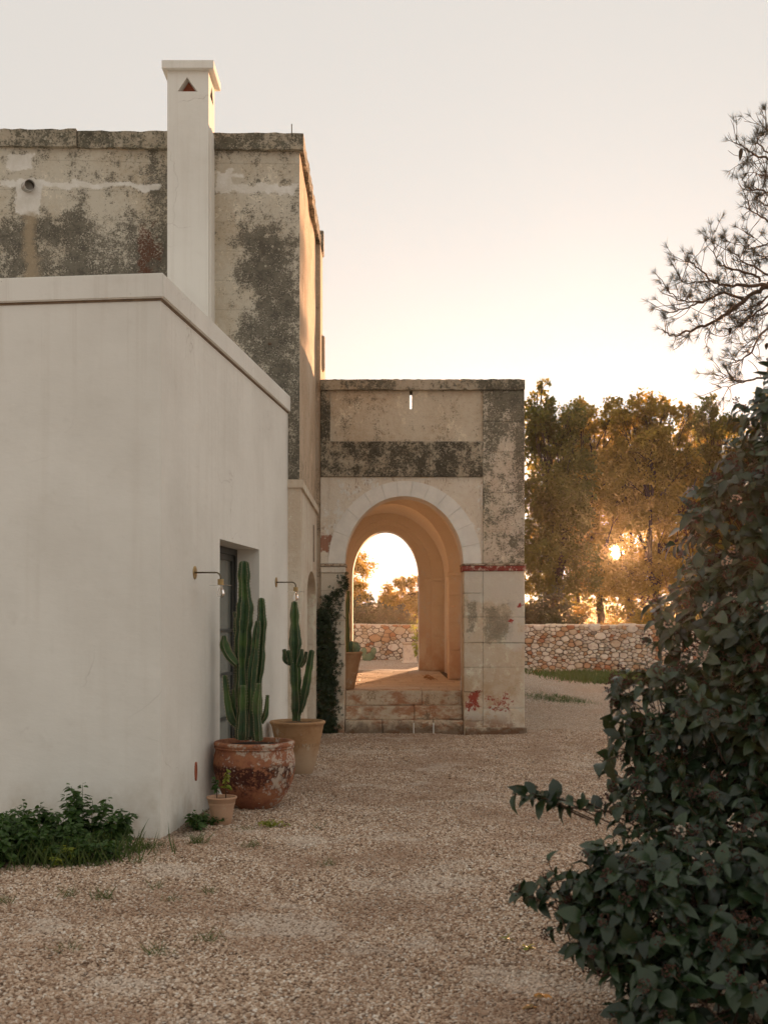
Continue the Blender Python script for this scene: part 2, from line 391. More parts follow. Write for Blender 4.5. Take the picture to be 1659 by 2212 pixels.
M['mortar'] = m_simple('dark_joint', (.13, .09, .06), .95, .3, 20)
# --- ground
def m_ground():
    g = G('gravel_bed')
    v = g.n('ShaderNodeTexVoronoi', {'Vector': g.pos, 'Scale': 58.0}); n = g.noise(.55, 5, .6); n2 = g.noise(3.0, 5, .65)
    sv = g.n('ShaderNodeSeparateXYZ', {0: v.outputs['Color']}).outputs
    c = g.mix(sv[0], (.34, .235, .16), (.60, .465, .35)); c = g.mix(g.mr(sv[1], .78, .9), c, (.72, .64, .55))
    c = g.mix(g.mr(v.outputs['Distance'], .45, .8), c, (.10, .07, .05))
    c = g.mix(g.mul(g.mr(n, .45, .65), .35), c, (.36, .24, .165)); c = g.mix(g.mul(g.mr(n2, .56, .72), .35), c, (.20, .14, .095))
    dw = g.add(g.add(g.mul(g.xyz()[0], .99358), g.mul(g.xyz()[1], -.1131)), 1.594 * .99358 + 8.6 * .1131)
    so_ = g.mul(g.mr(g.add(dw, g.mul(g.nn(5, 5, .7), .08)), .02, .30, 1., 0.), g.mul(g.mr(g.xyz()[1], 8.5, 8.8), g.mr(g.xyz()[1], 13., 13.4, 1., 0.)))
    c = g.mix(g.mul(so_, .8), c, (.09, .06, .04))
    h = g.add(g.m2('SUBTRACT', 1., v.outputs['Distance']), g.mul(sv[2], .5))
    return g.bsdf(c, .95, g.bump(h, .8, .012), .15)
M['ground'] = m_ground()
def m_pebble():
    g = G('gravel_stone'); r = g.rnd(); n = g.noise(.55, 5, .6); n2 = g.noise(1.6, 4, .6)
    ra = g.n('ShaderNodeValToRGB', {0: r}); e = ra.color_ramp.elements
    e[0].color = (.14, .088, .058, 1); e[1].color = (.72, .66, .58, 1); e[1].position = 1
    for p, c in ((.2, (.31, .20, .13, 1)), (.5, (.47, .335, .235, 1)), (.8, (.60, .465, .35, 1)), (.93, (.70, .60, .49, 1))):
        k = e.new(p); k.color = c
    n = g.nn(.6, 5, .65); n2 = g.nn(1.1, 5, .7, k=9.)
    c = g.mix(g.mul(g.mr(n, -.3, .8), .5), ra.outputs[0], (.30, .185, .12))
    c = g.mix(g.mul(g.mr(n2, .3, 1.1), .45), c, (.66, .58, .49))
    tk_ = g.add(g.add(g.xyz()[0], g.mul(g.xyz()[1], -.09)), g.mul(g.nn(.5, 3), .18))
    rut = g.mul(g.mx(g.mr(g.m2('ABSOLUTE', g.sub(tk_, -.62)), .05, .3, 1., 0.), g.mr(g.m2('ABSOLUTE', g.sub(tk_, .55)), .05, .3, 1., 0.)), g.mr(g.nn(1.4, 5, .7), -.6, .8))
    c = g.mix(g.mul(rut, .35), c, (.30, .20, .14))
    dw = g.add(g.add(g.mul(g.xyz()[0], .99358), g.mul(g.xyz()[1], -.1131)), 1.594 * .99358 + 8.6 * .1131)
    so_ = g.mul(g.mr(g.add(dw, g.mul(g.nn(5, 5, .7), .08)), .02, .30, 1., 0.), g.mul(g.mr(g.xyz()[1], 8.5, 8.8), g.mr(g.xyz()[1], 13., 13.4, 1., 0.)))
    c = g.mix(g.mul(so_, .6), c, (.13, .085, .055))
    return g.bsdf(c, .9, None, .2)
M['pebble'] = m_pebble()
# --- plants
def m_leaf(name, a, b, tra, tr=.35, rough=.5, spec=.35, per='island'):
    g = G(name); r = g.island() if per == 'island' else g.rnd()
    c = g.mix(r, a, b); return g.leaf(c, tra, tr, rough, spec)
M['oak'] = m_leaf('oak_leaf', (.028, .046, .010), (.075, .095, .020), (.32, .26, .04), .50)
M['oak2'] = m_leaf('sunlit_oak_leaf', (.045, .06, .012), (.11, .11, .024), (.54, .35, .05), .58)  # oak leaf again, with the sunlight put into lighter, more golden colours
M['olive'] = m_leaf('olive_leaf', (.045, .055, .030), (.11, .115, .07), (.16, .13, .05), .3)
M['drygrass'] = m_leaf('dry_grass', (.20, .15, .06), (.34, .25, .10), (.55, .32, .09), .5)
M['bark'] = m_simple('tree_bark', (.075, .05, .033), .95, .35, 25, bump=.5)
M['ptwig'] = m_simple('pine_twig', (.16, .095, .06), .9, .3, 30)  # brown lightened: backlight on the twigs put into their colour
M['twig'] = m_simple('brown_twig', (.085, .05, .032), .9, .3, 30)
M['needle'] = m_leaf('pine_needle', (.09, .075, .032), (.17, .13, .06), (.30, .19, .07), .35)
def m_vib():
    g = G('laurustinus_leaf'); r = g.island(); k = g.rnd()
    c = g.mix(g.m2('FRACT', g.add(r, k)), (.006, .016, .006), (.030, .054, .020))
    return g.leaf(c, (.06, .10, .025), .14, .34, .45, g.bump(g.noise(60, 3), .15, .004))
M['vib'] = m_vib()
M['bud'] = m_leaf('brown_bud', (.045, .018, .012), (.10, .042, .026), (.2, .06, .03), .1, .7)
M['flower'] = m_leaf('white_flower', (.46, .37, .29), (.62, .53, .44), (.5, .34, .2), .3, .6)
M['weed'] = m_leaf('weed_leaf', (.028, .065, .016), (.075, .135, .034), (.10, .19, .03), .3)
M['grass'] = m_leaf('grass_blade', (.04, .065, .018), (.10, .12, .04), (.14, .22, .04), .35)
M['lime'] = m_leaf('lime_leaf', (.16, .22, .03), (.26, .30, .05), (.5, .5, .08), .45)
M['ivy'] = m_leaf('creeper_leaf', (.012, .026, .010), (.04, .06, .022), (.06, .09, .02), .2)
def m_cactus(name='euphorbia_skin'):
    g = G(name); at = g.n('ShaderNodeAttribute', attribute_name='ridge').outputs['Fac']; n = g.noise(22, 5, .65); z = g.noise(3, 3)
    c = g.mix(g.mr(n, .35, .7), (.018, .048, .016), (.034, .078, .022)); c = g.mix(g.mr(z, .48, .62), c, (.055, .105, .022))
    ck = g.mul(g.mr(g.add(g.xyz()[2], g.mul(g.nn(7, 5, .7), .16)), .62, .95, 1., 0.), g.mr(n, .42, .6)); c = g.mix(g.mul(ck, .6), c, (.06, .05, .028))
    c = g.mix(g.mr(at, .80, .97), c, (.20, .18, .09))
    return g.bsdf(c, .5, g.bump(n, .2, .01), .4)
M['cactus'] = m_cactus()
M['spine'] = m_simple('spine', (.34, .29, .19), .8, .3, 40)
M['pear'] = m_simple('prickly_pear_skin', (.13, .19, .115), .6, .25, 30, bump=.2)
# --- pots
def m_terra(name, a, b, wash, dark, lvl):
    g = G(name); z = g.xyz()[2]; n = g.nn(4.5, 7, .72, k=9.); f = g.nn(26, 5, .75); n3 = g.nn(11, 6, .75, k=9.)
    c = g.mix(g.mr(g.add(n, g.mul(f, .4)), -.7, .9), a, b)
    if dark:
        dk = g.mul(g.mr(z, .355, .385, 1., 0.), g.mr(g.add(z, g.mul(n, .09)), .20, .28))
        c = g.mix(g.mul(dk, g.mr(g.add(n3, f), -1.3, -.2)), c, (.06, .022, .016))
        c = g.mix(g.mul(g.mr(g.add(n3, g.mul(f, .5)), .1, .9), .6), c, (.12, .035, .022))
    else:
        c = g.mix(g.mul(g.mr(g.add(z, g.mul(n, .05)), .12, .34, 1., 0.), .55), c, wash)
    m = g.mr(g.add(g.add(g.mul(g.nn(5.5, 7, .75, k=9.), .8), g.mul(f, .5)), g.mul(g.mr(g.xyz()[0], -1.15, -.8), .35 if dark else 0.)), lvl, lvl + .35)
    c = g.mix(g.mul(m, .8), c, wash)
    return g.bsdf(c, .9, g.bump(g.add(n, g.mul(f, .6)), .12, .015), .2)
M['terra_big'] = m_terra('old_red_terracotta', (.36, .155, .08), (.25, .095, .055), (.54, .45, .36), True, .52)
M['terra_tan'] = m_terra('tan_terracotta', (.42, .25, .13), (.36, .20, .10), (.50, .40, .29), False, .75)
M['terra_small'] = m_terra('pink_terracotta', (.44, .22, .125), (.38, .18, .10), (.50, .36, .25), False, .75)
M['soil'] = m_simple('potting_soil', (.035, .024, .017), .95, .4, 40, bump=.8)
M['tile'] = m_simple('red_tile', (.36, .10, .05), .85, .2, 18)
# --- metal, glass
M['brass'] = m_simple('aged_brass', (.42, .30, .14), .38, .2, 20, metal=.9)
M['bronze'] = m_simple('dark_bronze', (.13, .105, .065), .42, .2, 20, metal=.8)
M['steel'] = m_simple('steel_pipe', (.45, .42, .38), .35, .2, 20, metal=.9)
M['copper'] = m_simple('copper_lining', (.60, .30, .12), .35, .2, 20, metal=.8)
M['frame'] = m_simple('dark_grey_frame', (.045, .048, .043), .5, .15, 15)
g = G('clear_glass'); M['glass'] = g.bsdf((1, 1, 1), .02, None, .5, Transmission_Weight=1.0, IOR=1.45)
g = G('door_glass'); M['pane'] = g.bsdf((.16, .17, .15), .06, None, .8)
M['curtain'] = m_simple('pale_curtain', (.36, .345, .30), .9, .1, 6)

# ------------------------------------------------------------------ ground
def sst(a, b, x):
    t = np.clip((np.asarray(x, float) - a) / (b - a), 0, 1); return t * t * (3 - 2 * t)
def gh(x, y):
    x = np.asarray(x, float); y = np.asarray(y, float)
    right = .08 * sst(18, 32, y)
    wl = (1 - sst(1.7, 4.5, x)) * sst(20.0, 23.6, y)
    base = right * (1 - wl) + wl * (.43 + .03 * sst(23.6, 33, y))
    near = (1 - sst(16, 24, y))
    und = .012 * np.sin(x * 2.1 + y * .9) + .008 * np.sin(x * 4.3 - y * 3.1) + .006 * np.sin(x * 9 + y * 7)
    return base + und * near * .8
def ghs(x, y): return float(gh(x, y))
def axis(lo, hi, a, b, step, grow=1.35):
    v = list(np.arange(a, b + 1e-6, step)); s = step
    while v[-1] < hi: s *= grow; v.append(min(hi, v[-1] + s))
    s = step
    while v[0] > lo: s *= grow; v.insert(0, max(lo, v[0] - s))
    return np.array(v)
gx = axis(-1500, 1500, -6, 9, .12); gy = axis(-1500, 2500, 1, 36, .12)
X, Y = np.meshgrid(gx, gy); Z = gh(X, Y)
nx, ny = len(gx), len(gy); idx = np.arange(nx * ny).reshape(ny, nx)
F = np.stack([idx[:-1, :-1], idx[:-1, 1:], idx[1:, 1:], idx[1:, :-1]], -1).reshape(-1, 4)
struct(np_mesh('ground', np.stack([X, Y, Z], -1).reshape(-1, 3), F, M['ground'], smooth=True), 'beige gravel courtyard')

# plan of the white house: corner A, side direction U (away from camera), front direction Vv (to the left)
A = Vector((-1.594, 8.6)); U = Vector((.1131, .99358)); Vv = Vector((-.99358, .1131)); NRM = Vector((.99358, -.1131))
def wside(x, y):   # signed distance outside the white side wall
    return (x - A.x) * NRM.x + (y - A.y) * NRM.y
def wfront(x, y):  # distance in front of the white front wall
    return -((x - A.x) * U.x + (y - A.y) * U.y)
def free(x, y):
    x = np.asarray(x); y = np.asarray(y)
    inw = (wside(x, y) < .0) & (wfront(x, y) < .0)
    ino = (x < -.93) & (y > 13.25)
    inp = (x > -.95) & (x < 1.95) & (y > 16.5) & (y < 24.2)
    return ~(inw | ino | inp)

# gravel stones lying on the bed (instanced on points)
def gravel():
    pts = []
    for y0, y1, dens, hw in ((3.9, 6.2, 5600, .36), (6.2, 9.0, 4000, .36), (9.0, 13., 2300, .36), (13., 17., 1500, .30)):
        a = (y1 - y0) * (2 * hw * y1 + .6); n = int(a * dens)
        yy = rng.uniform(y0, y1, n); xx = rng.uniform(-1, 1, n) * (hw * y1 + .3)
        k = free(xx, yy) & (np.abs(xx) < hw * yy + .4); pts.append(np.stack([xx[k], yy[k]], -1))
    P = np.concatenate(pts); z = gh(P[:, 0], P[:, 1]) + .002
    P = np.column_stack([P, z])
    me = bpy.data.meshes.new('gravel'); me.vertices.add(len(P)); me.vertices.foreach_set('co', P.astype(np.float32).ravel()); me.update()
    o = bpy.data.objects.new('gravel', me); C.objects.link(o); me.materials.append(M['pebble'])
    struct(o, 'loose beige and white gravel stones covering the courtyard', 'stuff')
    t = bpy.data.node_groups.new('gravel_scatter', 'GeometryNodeTree')
    t.interface.new_socket('Geometry', in_out='INPUT', socket_type='NodeSocketGeometry')
    t.interface.new_socket('Geometry', in_out='OUTPUT', socket_type='NodeSocketGeometry')
    N = t.nodes.new; L = t.links.new
    gi = N('NodeGroupInput'); go = N('NodeGroupOutput')
    ico = N('GeometryNodeMeshIcoSphere'); ico.inputs['Radius'].default_value = .0082; ico.inputs['Subdivisions'].default_value = 2
    sp = N('GeometryNodeSetPosition'); nz = N('ShaderNodeTexNoise'); nz.inputs['Scale'].default_value = 75.0
    vm = N('ShaderNodeVectorMath'); vm.operation = 'MULTIPLY_ADD'; vm.inputs[1].default_value = (.010,) * 3; vm.inputs[2].default_value = (-.005,) * 3
    L(nz.outputs['Color'], vm.inputs[0]); L(vm.outputs[0], sp.inputs['Offset']); L(ico.outputs[0], sp.inputs['Geometry'])
    sm = N('GeometryNodeSetMaterial'); sm.inputs['Material'].default_value = M['pebble']; L(sp.outputs[0], sm.inputs[0])
    iop = N('GeometryNodeInstanceOnPoints'); mp = N('GeometryNodeMeshToPoints')
    L(gi.outputs[0], mp.inputs[0]); L(mp.outputs[0], iop.inputs['Points']); L(sm.outputs[0], iop.inputs['Instance'])
    rr = N('FunctionNodeRandomValue'); rr.data_type = 'FLOAT_VECTOR'; rr.inputs[0].default_value = (-.6, -.6, 0); rr.inputs[1].default_value = (.6, .6, 6.28)
    rs = N('FunctionNodeRandomValue'); rs.data_type = 'FLOAT_VECTOR'; rs.inputs[0].default_value = (.5, .5, .4); rs.inputs[1].default_value = (1.5, 1.2, .85)
    rs.inputs['Seed'].default_value = 4
    e2 = N('FunctionNodeEulerToRotation'); L(rr.outputs[0], e2.inputs[0]); L(e2.outputs[0], iop.inputs['Rotation']); L(rs.outputs[0], iop.inputs['Scale'])
    L(iop.outputs[0], go.inputs[0])
    md = o.modifiers.new('scatter', 'NODES'); md.node_group = t
gravel()

# ------------------------------------------------------------------ white house
WT = 4.03
def W2(s, t, z):   # s along the side wall from the corner, t into the house (to the left)
    p = A + U * s + Vv * t; return (p.x, p.y, z)
SL, FL = 4.80, 7.5       # side length, front length
D0, D1, DH, DD = 1.70, 3.26, 2.25, .22
house = thing('white_house', (A.x + Vv.x * 3, A.y + Vv.y * 3, 0), 'low white limewashed annex with flat coping and a dark framed glass door', 'house')
a = Acc(); gz = -.05; ZT = WT - .19
def quad(a, *p): a.add(list(p), [tuple(range(len(p)))])
quad(a, W2(0, FL, gz), W2(0, 0, gz), W2(0, 0, ZT), W2(0, FL, ZT))
quad(a, W2(0, 0, gz), W2(D0, 0, gz), W2(D0, 0, ZT), W2(0, 0, ZT))
quad(a, W2(D0, 0, DH), W2(D1, 0, DH), W2(D1, 0, ZT), W2(D0, 0, ZT))
quad(a, W2(D1, 0, gz), W2(SL, 0, gz), W2(SL, 0, ZT), W2(D1, 0, ZT))
quad(a, W2(D0, 0, gz), W2(D0, DD + .1, gz), W2(D0, DD + .1, DH), W2(D0, 0, DH))
quad(a, W2(D1, DD + .1, gz), W2(D1, 0, gz), W2(D1, 0, DH), W2(D1, DD + .1, DH))
quad(a, W2(D0, 0, DH), W2(D0, DD + .1, DH), W2(D1, DD + .1, DH), W2(D1, 0, DH))
quad(a, W2(D0, 0, .025), W2(D1, 0, .025), W2(D1, DD + .1, .025), W2(D0, DD + .1, .025))
quad(a, W2(SL, 0, gz), W2(SL, FL, gz), W2(SL, FL, ZT), W2(SL, 0, ZT)); quad(a, W2(0, FL, gz), W2(0, FL, ZT), W2(SL, FL, ZT), W2(SL, FL, gz))
quad(a, W2(0, 0, ZT), W2(SL, 0, ZT), W2(SL, FL, ZT), W2(0, FL, ZT))
a.build('wall', M['white'], house)
# coping: a parapet ring set 25 mm proud over a brown strip painted as its shade
def wbox(a, s0, s1, t0, t1, z0, z1):
    v = [W2(s, t, z) for z in (z0, z1) for t in (t0, t1) for s in (s0, s1)]
    a.add(v, [(0, 1, 3, 2), (4, 6, 7, 5), (0, 4, 5, 1), (2, 3, 7, 6), (0, 2, 6, 4), (1, 5, 7, 3)])
a = Acc(); pr = .028
cpoly = [(-pr, -pr), (SL - .02, -pr), (SL - .02, .3), (.3, .3), (.3, FL), (-pr, FL)]
a.add([W2(p, q, z) for z in (ZT + .014, WT) for p, q in cpoly], [(5, 4, 3, 2, 1, 0), (6, 7, 8, 9, 10, 11)] + [(i, (i + 1) % 6, 6 + (i + 1) % 6, 6 + i) for i in range(6)])
cp = a.build('coping', M['white'], house)
bm = bmesh.new(); bm.from_mesh(cp.data)
bmesh.ops.bevel(bm, geom=bm.edges[:], offset=.008, segments=2, affect='EDGES'); bm.to_mesh(cp.data); bm.free()
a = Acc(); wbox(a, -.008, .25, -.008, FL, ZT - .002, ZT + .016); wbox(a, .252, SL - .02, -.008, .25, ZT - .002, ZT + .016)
a.build('coping_shade_strip', m_simple('painted_gap_shade', (.20, .14, .09), .95, .2), house)  # solid brown strip, shade under the coping put into its colour
# door: two glazed leaves
door = Acc(); fz0, fz1 = .03, DH - .002
def fbar(acc, s0, s1, z0, z1, t0, t1): wbox(acc, s0, s1, t0, t1, z0, z1)
fbar(door, D0 + .002, D0 + .06, fz0, fz1, DD, DD + .08); fbar(door, D1 - .06, D1 - .002, fz0, fz1, DD, DD + .08); fbar(door, D0 + .06, D1 - .06, fz1 - .06, fz1, DD, DD + .08)
door_o = door.build('door', M['frame'], house)
mid = (D0 + D1) / 2
for k, (s0, s1) in enumerate(((D0 + .062, mid - .002), (mid + .002, D1 - .062))):
    lf = Acc(); b = .055
    fbar(lf, s0, s0 + b, fz0, fz1 - .062, DD + .02, DD + .07); fbar(lf, s1 - b, s1, fz0, fz1 - .062, DD + .02, DD + .07)
    fbar(lf, s0 + b, s1 - b, fz0, fz0 + .2, DD + .02, DD + .07); fbar(lf, s0 + b, s1 - b, fz1 - .062 - b, fz1 - .062, DD + .02, DD + .07)
    rails = [.60, 1.02, 1.44]
    for r in rails: fbar(lf, s0 + b, s1 - b, r, r + .032, DD + .025, DD + .065)
    lf.build('door_leaf', M['frame'], door_o)
    edges = [fz0 + .2] + [x for r in rails for x in (r, r + .032)] + [fz1 - .062 - b]
    for i in range(0, len(edges), 2):
        p = Acc(); fbar(p, s0 + b, s1 - b, edges[i], edges[i + 1], DD + .04, DD + .048); p.build('pane', M['pane'], door_o)
hd = Acc(); hd.tube([W2(mid - .03, DD + .02, 1.05), W2(mid - .03, DD - .035, 1.05), W2(mid - .14, DD - .035, 1.05)], .008, 8)
hd.build('handle', M['bronze'], door_o)
# red clay outlet low on the side wall
o = Acc(); s0 = .92
ring = []
for i in range(20):
    t = i / 20 * 2 * math.pi; ring.append((.022 * math.cos(t), .075 * math.sin(t)))
def ell(t, k): return [W2(s0 + x * k, t, .36 + z * k) for x, z in ring]
vs = ell(-.012, 1.0) + ell(-.012, .65) + ell(.05, .62) + ell(.01, 1.0); n = 20
fs = [(a0 * n + i, a0 * n + (i + 1) % n, b0 * n + (i + 1) % n, b0 * n + i) for a0, b0 in ((0, 1), (1, 2), (3, 0)) for i in range(n)]
o.add(vs, fs); o.build('drain_outlet', M['tile'], house, True)

# ------------------------------------------------------------------ old house
OX, OY0 = -.931, 13.3                     # right side plane, front plane at the corner
def fy(x): return 13.3 + (x - OX) * .04   # the front wall turns very slightly
OT = EYE + (HOR - 293.6) / FPX * 13.3     # 6.91
old = thing('old_house', (-3.5, 15.5, 0), 'tall weathered limestone house with blackened cornice behind the white annex', 'house')
zc = OT - .18
LX = -9.0
sc_z = EYE + (HOR - 1048) / FPX * 13.3    # string course height
# front wall as a fine sheet with slight unevenness
def sheet(fn, us, vs):
    V = [fn(u, v) for v in vs for u in us]; nu = len(us)
    return V, [(j * nu + i, j * nu + i + 1, (j + 1) * nu + i + 1, (j + 1) * nu + i) for j in range(len(vs) - 1) for i in range(nu - 1)]
def unev(x, z): return .008 * math.sin(x * 2.3 + z * 1.1) + .006 * math.sin(x * 5.1 - z * 4.3) + .004 * math.sin(z * 9.1)
us = list(np.linspace(LX, OX, 60)); vs = list(np.linspace(sc_z, zc, 40))
V, F = sheet(lambda u, v: (u, fy(u) + (unev(u, v) if u < OX - .05 else 0), v), us, vs)
mk('front_wall', V, F, M['old_front'], old, True)
a = Acc(); quad(a, (LX, fy(LX) + .004, -.05), (OX + .012, OY0 + .0, -.05), (OX + .012, OY0 + .0, sc_z), (LX, fy(LX) + .004, sc_z))
a.build('lower_front_wall', M['old_low'], old)
# side wall with the arched doorway
YB = 16.52; DY0, DY1, DSP, DAP = 14.42, 16.3, 1.86, 2.18
a = Acc(); x = OX; n = 20
us = list(np.linspace(OY0, YB, 24)); vs2 = list(np.linspace(sc_z, zc, 30))
V, F = sheet(lambda u, v: (x + (unev(u, v) * .6 if OY0 + .05 < u < YB - .05 else 0), u, v), us, vs2)
mk('side_wall', V, F, M['old_side'], old, True)
x += .012
quad(a, (x, OY0, -.05), (x, DY0, -.05), (x, DY0, sc_z), (x, OY0, sc_z)); quad(a, (x, DY1, -.05), (x, YB, -.05), (x, YB, sc_z), (x, DY1, sc_z))
ar = [(DY0 + DY1) / 2 - (DY1 - DY0) / 2 * math.cos(math.pi * i / n) for i in range(n + 1)]; az = [DSP + (DAP - DSP) * math.sin(math.pi * i / n) for i in range(n + 1)]
for i in range(n): quad(a, (x, ar[i], az[i]), (x, ar[i + 1], az[i + 1]), (x, ar[i + 1], sc_z), (x, ar[i], sc_z))
a.build('lower_side_wall', M['old_low'], old)
a = Acc(); prof = [(DY0, -.05)] + list(zip(ar, az)) + [(DY1, -.05)]; dx = .5
for i in range(len(prof) - 1):
    quad(a, (x, *prof[i]), (x - dx, *prof[i]), (x - dx, *prof[i + 1]), (x, *prof[i + 1]))
a.add([(x - dx, p[0], p[1]) for p in prof], [tuple(range(len(prof)))])
a.build('doorway_recess', M['old_low'], old)
# masonry course lines on the lower side wall: stones of the door jamb
for z0, z1 in ((.0, .62), (.63, 1.22), (1.23, 1.85)):
    rbox('jamb_stone', OX - .30, OX - .02, DY1 - .012, DY1 + .02, z0, z1, M['old_low'], old, .004)
rbox('slot', OX + .008, OX + .018, 15.66, 15.76, 2.32, 2.80, M['mortar'], old, .002)
# string course and cornice
a = Acc(); a.box(OX - .3, OX + .035, OY0 - .03, OY0 - .002, sc_z - .03, sc_z + .06); a.box(OX - .01, OX + .04, OY0 + .0, YB - .03, sc_z - .035, sc_z + .05)
a.build('string_course', M['old_low'], old)
def crown(name, x0, x1, y0, y1, z0, z1, parent, along='x', nseg=40, amp=.010):
    """a weathered cornice run with a nibbled edge"""
    us = np.linspace(x0, x1, nseg) if along == 'x' else np.linspace(y0, y1, nseg)
    a = Acc(); vs = []; k = 6
    for i, u in enumerate(us):
        j = [random.uniform(-amp, amp) for _ in range(8)]
        sec = [(-1, 0), (-1, .55), (-1, 1), (.0, 1.06), (1, 1), (1, 0)]
        for q, (p, t) in enumerate(sec):
            z = z0 + (z1 - z0) * t + j[q] * .8
            if along == 'x': yy = (y0 + y1) / 2 + p * (y1 - y0) / 2 + j[(q + 3) % 8] * (.9 if p < 1 else 0); vs.append((u, yy, z))
            else: xx = (x0 + x1) / 2 - p * (x1 - x0) / 2 + j[(q + 3) % 8] * (.9 if p < 1 else 0); vs.append((xx, u, z))
    fs = [(i * k + q, i * k + (q + 1) % k, (i + 1) * k + (q + 1) % k, (i + 1) * k + q) for i in range(len(us) - 1) for q in range(k)]
    fs += [tuple(range(k)), tuple(range((len(us) - 1) * k, len(us) * k))]
    a.add(vs, fs); return a.build(name, M['cornice'], parent)
crx = OX + .05
# front run in stones about 1.1 m long so that the joints read
xs = list(np.arange(LX, crx - .4, 1.13)) + [crx]
for i in range(len(xs) - 1):
    f = fy((xs[i] + xs[i + 1]) / 2)
    crown('cornice_stone', xs[i] + .003, xs[i + 1] - .003, f - .06, f + .30, zc, OT, old, 'x', 14)
ys = list(np.linspace(OY0 + .31, 16.9, 4))
for i in range(3): crown('cornice_stone', OX - .3, crx, ys[i] + .003, ys[i + 1] - .003, zc, OT, old, 'y', 14)
a = Acc(); quad(a, (LX, 13.2, OT - .25), (OX, 13.3, OT - .25), (OX, 16.5, OT - .25), (LX, 16.5, OT - .25)); a.build('roof', M['p_panel'], old)
a = Acc(); a.tube([px(630.5, 300, 13.45), px(630.5, 268, 13.45)], .006, 6); a.build('lightning_rod', M['bronze'], old)
# wing beyond the porch: slightly proud of the side wall
wx = -.873
a = Acc(); a.box(LX, wx, YB + .02, 17.12, -.05, 6.72); a.box(LX, -1.1, 17.125, 22.5, -.05, 6.5)
a.build('rear_wing', M['old_side'], old)
rbox('wing_cornice', wx - .4, wx + .022, 16.95, 17.2, 6.735, 7.05, M['cornice'], old, .015, .006)
rbox('corbel', wx - .02, wx + .035, 16.98, 17.1, 5.08, 5.58, M['old_side'], old, .015, .006)
# pipe spout
sp = px(60, 404, fy(-3.9)); a = Acc(); n = 24; vs = []; rr = .062
dirv = Vector((.42, -.78, -.12)).normalized(); sd = dirv.cross(Vector((0, 0, 1))).normalized(); upv = sd.cross(dirv)
for (k, r) in ((-.1, rr), (.13, rr), (.13, rr * .86), (-.02, rr * .86)):
    for i in range(n):
        t = 2 * math.pi * i / n; vs.append(tuple(sp + dirv * k + sd * (r * math.cos(t)) + upv * (r * math.sin(t))))
fs = [(q * n + i, q * n + (i + 1) % n, (q + 1) * n + (i + 1) % n, (q + 1) * n + i) for q in range(3) for i in range(n)]
spo = mk('pipe_spout', vs, fs, M['steel'], old, True)
mk('pipe_lining', vs[2 * n:] , [(i, (i + 1) % n, n + (i + 1) % n, n + i) for i in range(n)] + [tuple(range(n, 2 * n))], M['copper'], spo, True).scale = (1, 1, 1)
# a dark fixing and two small holes under the spout
for xx, yy in ((66, 441), (64, 470), (583, 742)):
    q = px(xx, yy, fy(-3.9) - .004); rbox('wall_fixing', q.x - .018, q.x + .018, q.y - .008, q.y + .03, q.z - .012, q.z + .012, M['mortar'], old, .005, .004)
# chimney against the front wall
ch0, ch1, cy0, cy1 = (362 - CXP) / FPX * 12.95, (451 - CXP) / FPX * 12.95, 12.95, 13.40
chz = EYE + (HOR - 153) / FPX * 12.95; capz = EYE + (HOR - 130) / FPX * 12.9
vx0, vx1, vxm = [(q - CXP) / FPX * 12.95 for q in (384, 427, 404.5)]; vz0, vz1 = [EYE + (HOR - q) / FPX * 12.95 for q in (197.5, 166.5)]
a = Acc(); y = cy0; zb = 3.6
quad(a, (ch0, y, zb), (ch1, y, zb), (ch1, y, vz0), (ch0, y, vz0))
quad(a, (ch0, y, vz0), (vx0, y, vz0), (vxm, y, vz1), (ch0, y, vz1)); quad(a, (vx1, y, vz0), (ch1, y, vz0), (ch1, y, vz1), (vxm, y, vz1))
quad(a, (ch0, y, vz1), (ch1, y, vz1), (ch1, y, chz), (ch0, y, chz))
# side face with its own vent
sm0, sm1, smm = cy0 + .12, cy1 - .08, cy0 + .24
quad(a, (ch1, cy0, zb), (ch1, cy1, zb), (ch1, cy1, vz0), (ch1, cy0, vz0))
quad(a, (ch1, cy0, vz0), (ch1, sm0, vz0), (ch1, smm, vz1), (ch1, cy0, vz1)); quad(a, (ch1, sm1, vz0), (ch1, cy1, vz0), (ch1, cy1, vz1), (ch1, smm, vz1))
quad(a, (ch1, cy0, vz1), (ch1, cy1, vz1), (ch1, cy1, chz), (ch1, cy0, chz))
quad(a, (ch0, cy1, zb), (ch0, cy0, zb), (ch0, cy0, chz), (ch0, cy1, chz)); quad(a, (ch1, cy1, zb), (ch0, cy1, zb), (ch0, cy1, chz), (ch1, cy1, chz))
quad(a, (ch0, cy0, chz), (ch1, cy0, chz), (ch1, cy1, chz), (ch0, cy1, chz))
# reveals of the front vent
for p, q in (((vx0, vz0), (vxm, vz1)), ((vxm, vz1), (vx1, vz0)), ((vx1, vz0), (vx0, vz0))):
    quad(a, (p[0], y, p[1]), (q[0], y, q[1]), (q[0], y + .12, q[1]), (p[0], y + .12, p[1]))
chim = a.build('chimney', M['white'], old); chim['label'] = 'white plastered chimney with triangular red vent'
a = Acc(); quad(a, (vx0, y + .12, vz0), (vx1, y + .12, vz0), (vxm, y + .12, vz1), (vxm, y + .12, vz1 - .001)); a.build('vent_tile', M['tile'], chim)
rbox('chimney_cap', (350 - CXP) / FPX * 12.9, (462 - CXP) / FPX * 12.9, 12.89, 13.46, chz + .001, capz, M['white'], chim, .006)
# lower, deeper chimney breast below the roof line
rbox('chimney_breast', ch0 + .02, ch1 + .022, cy0 + .06, cy1 - .08, 3.6, OT - .02, M['white'], chim, .02, 0, 2)

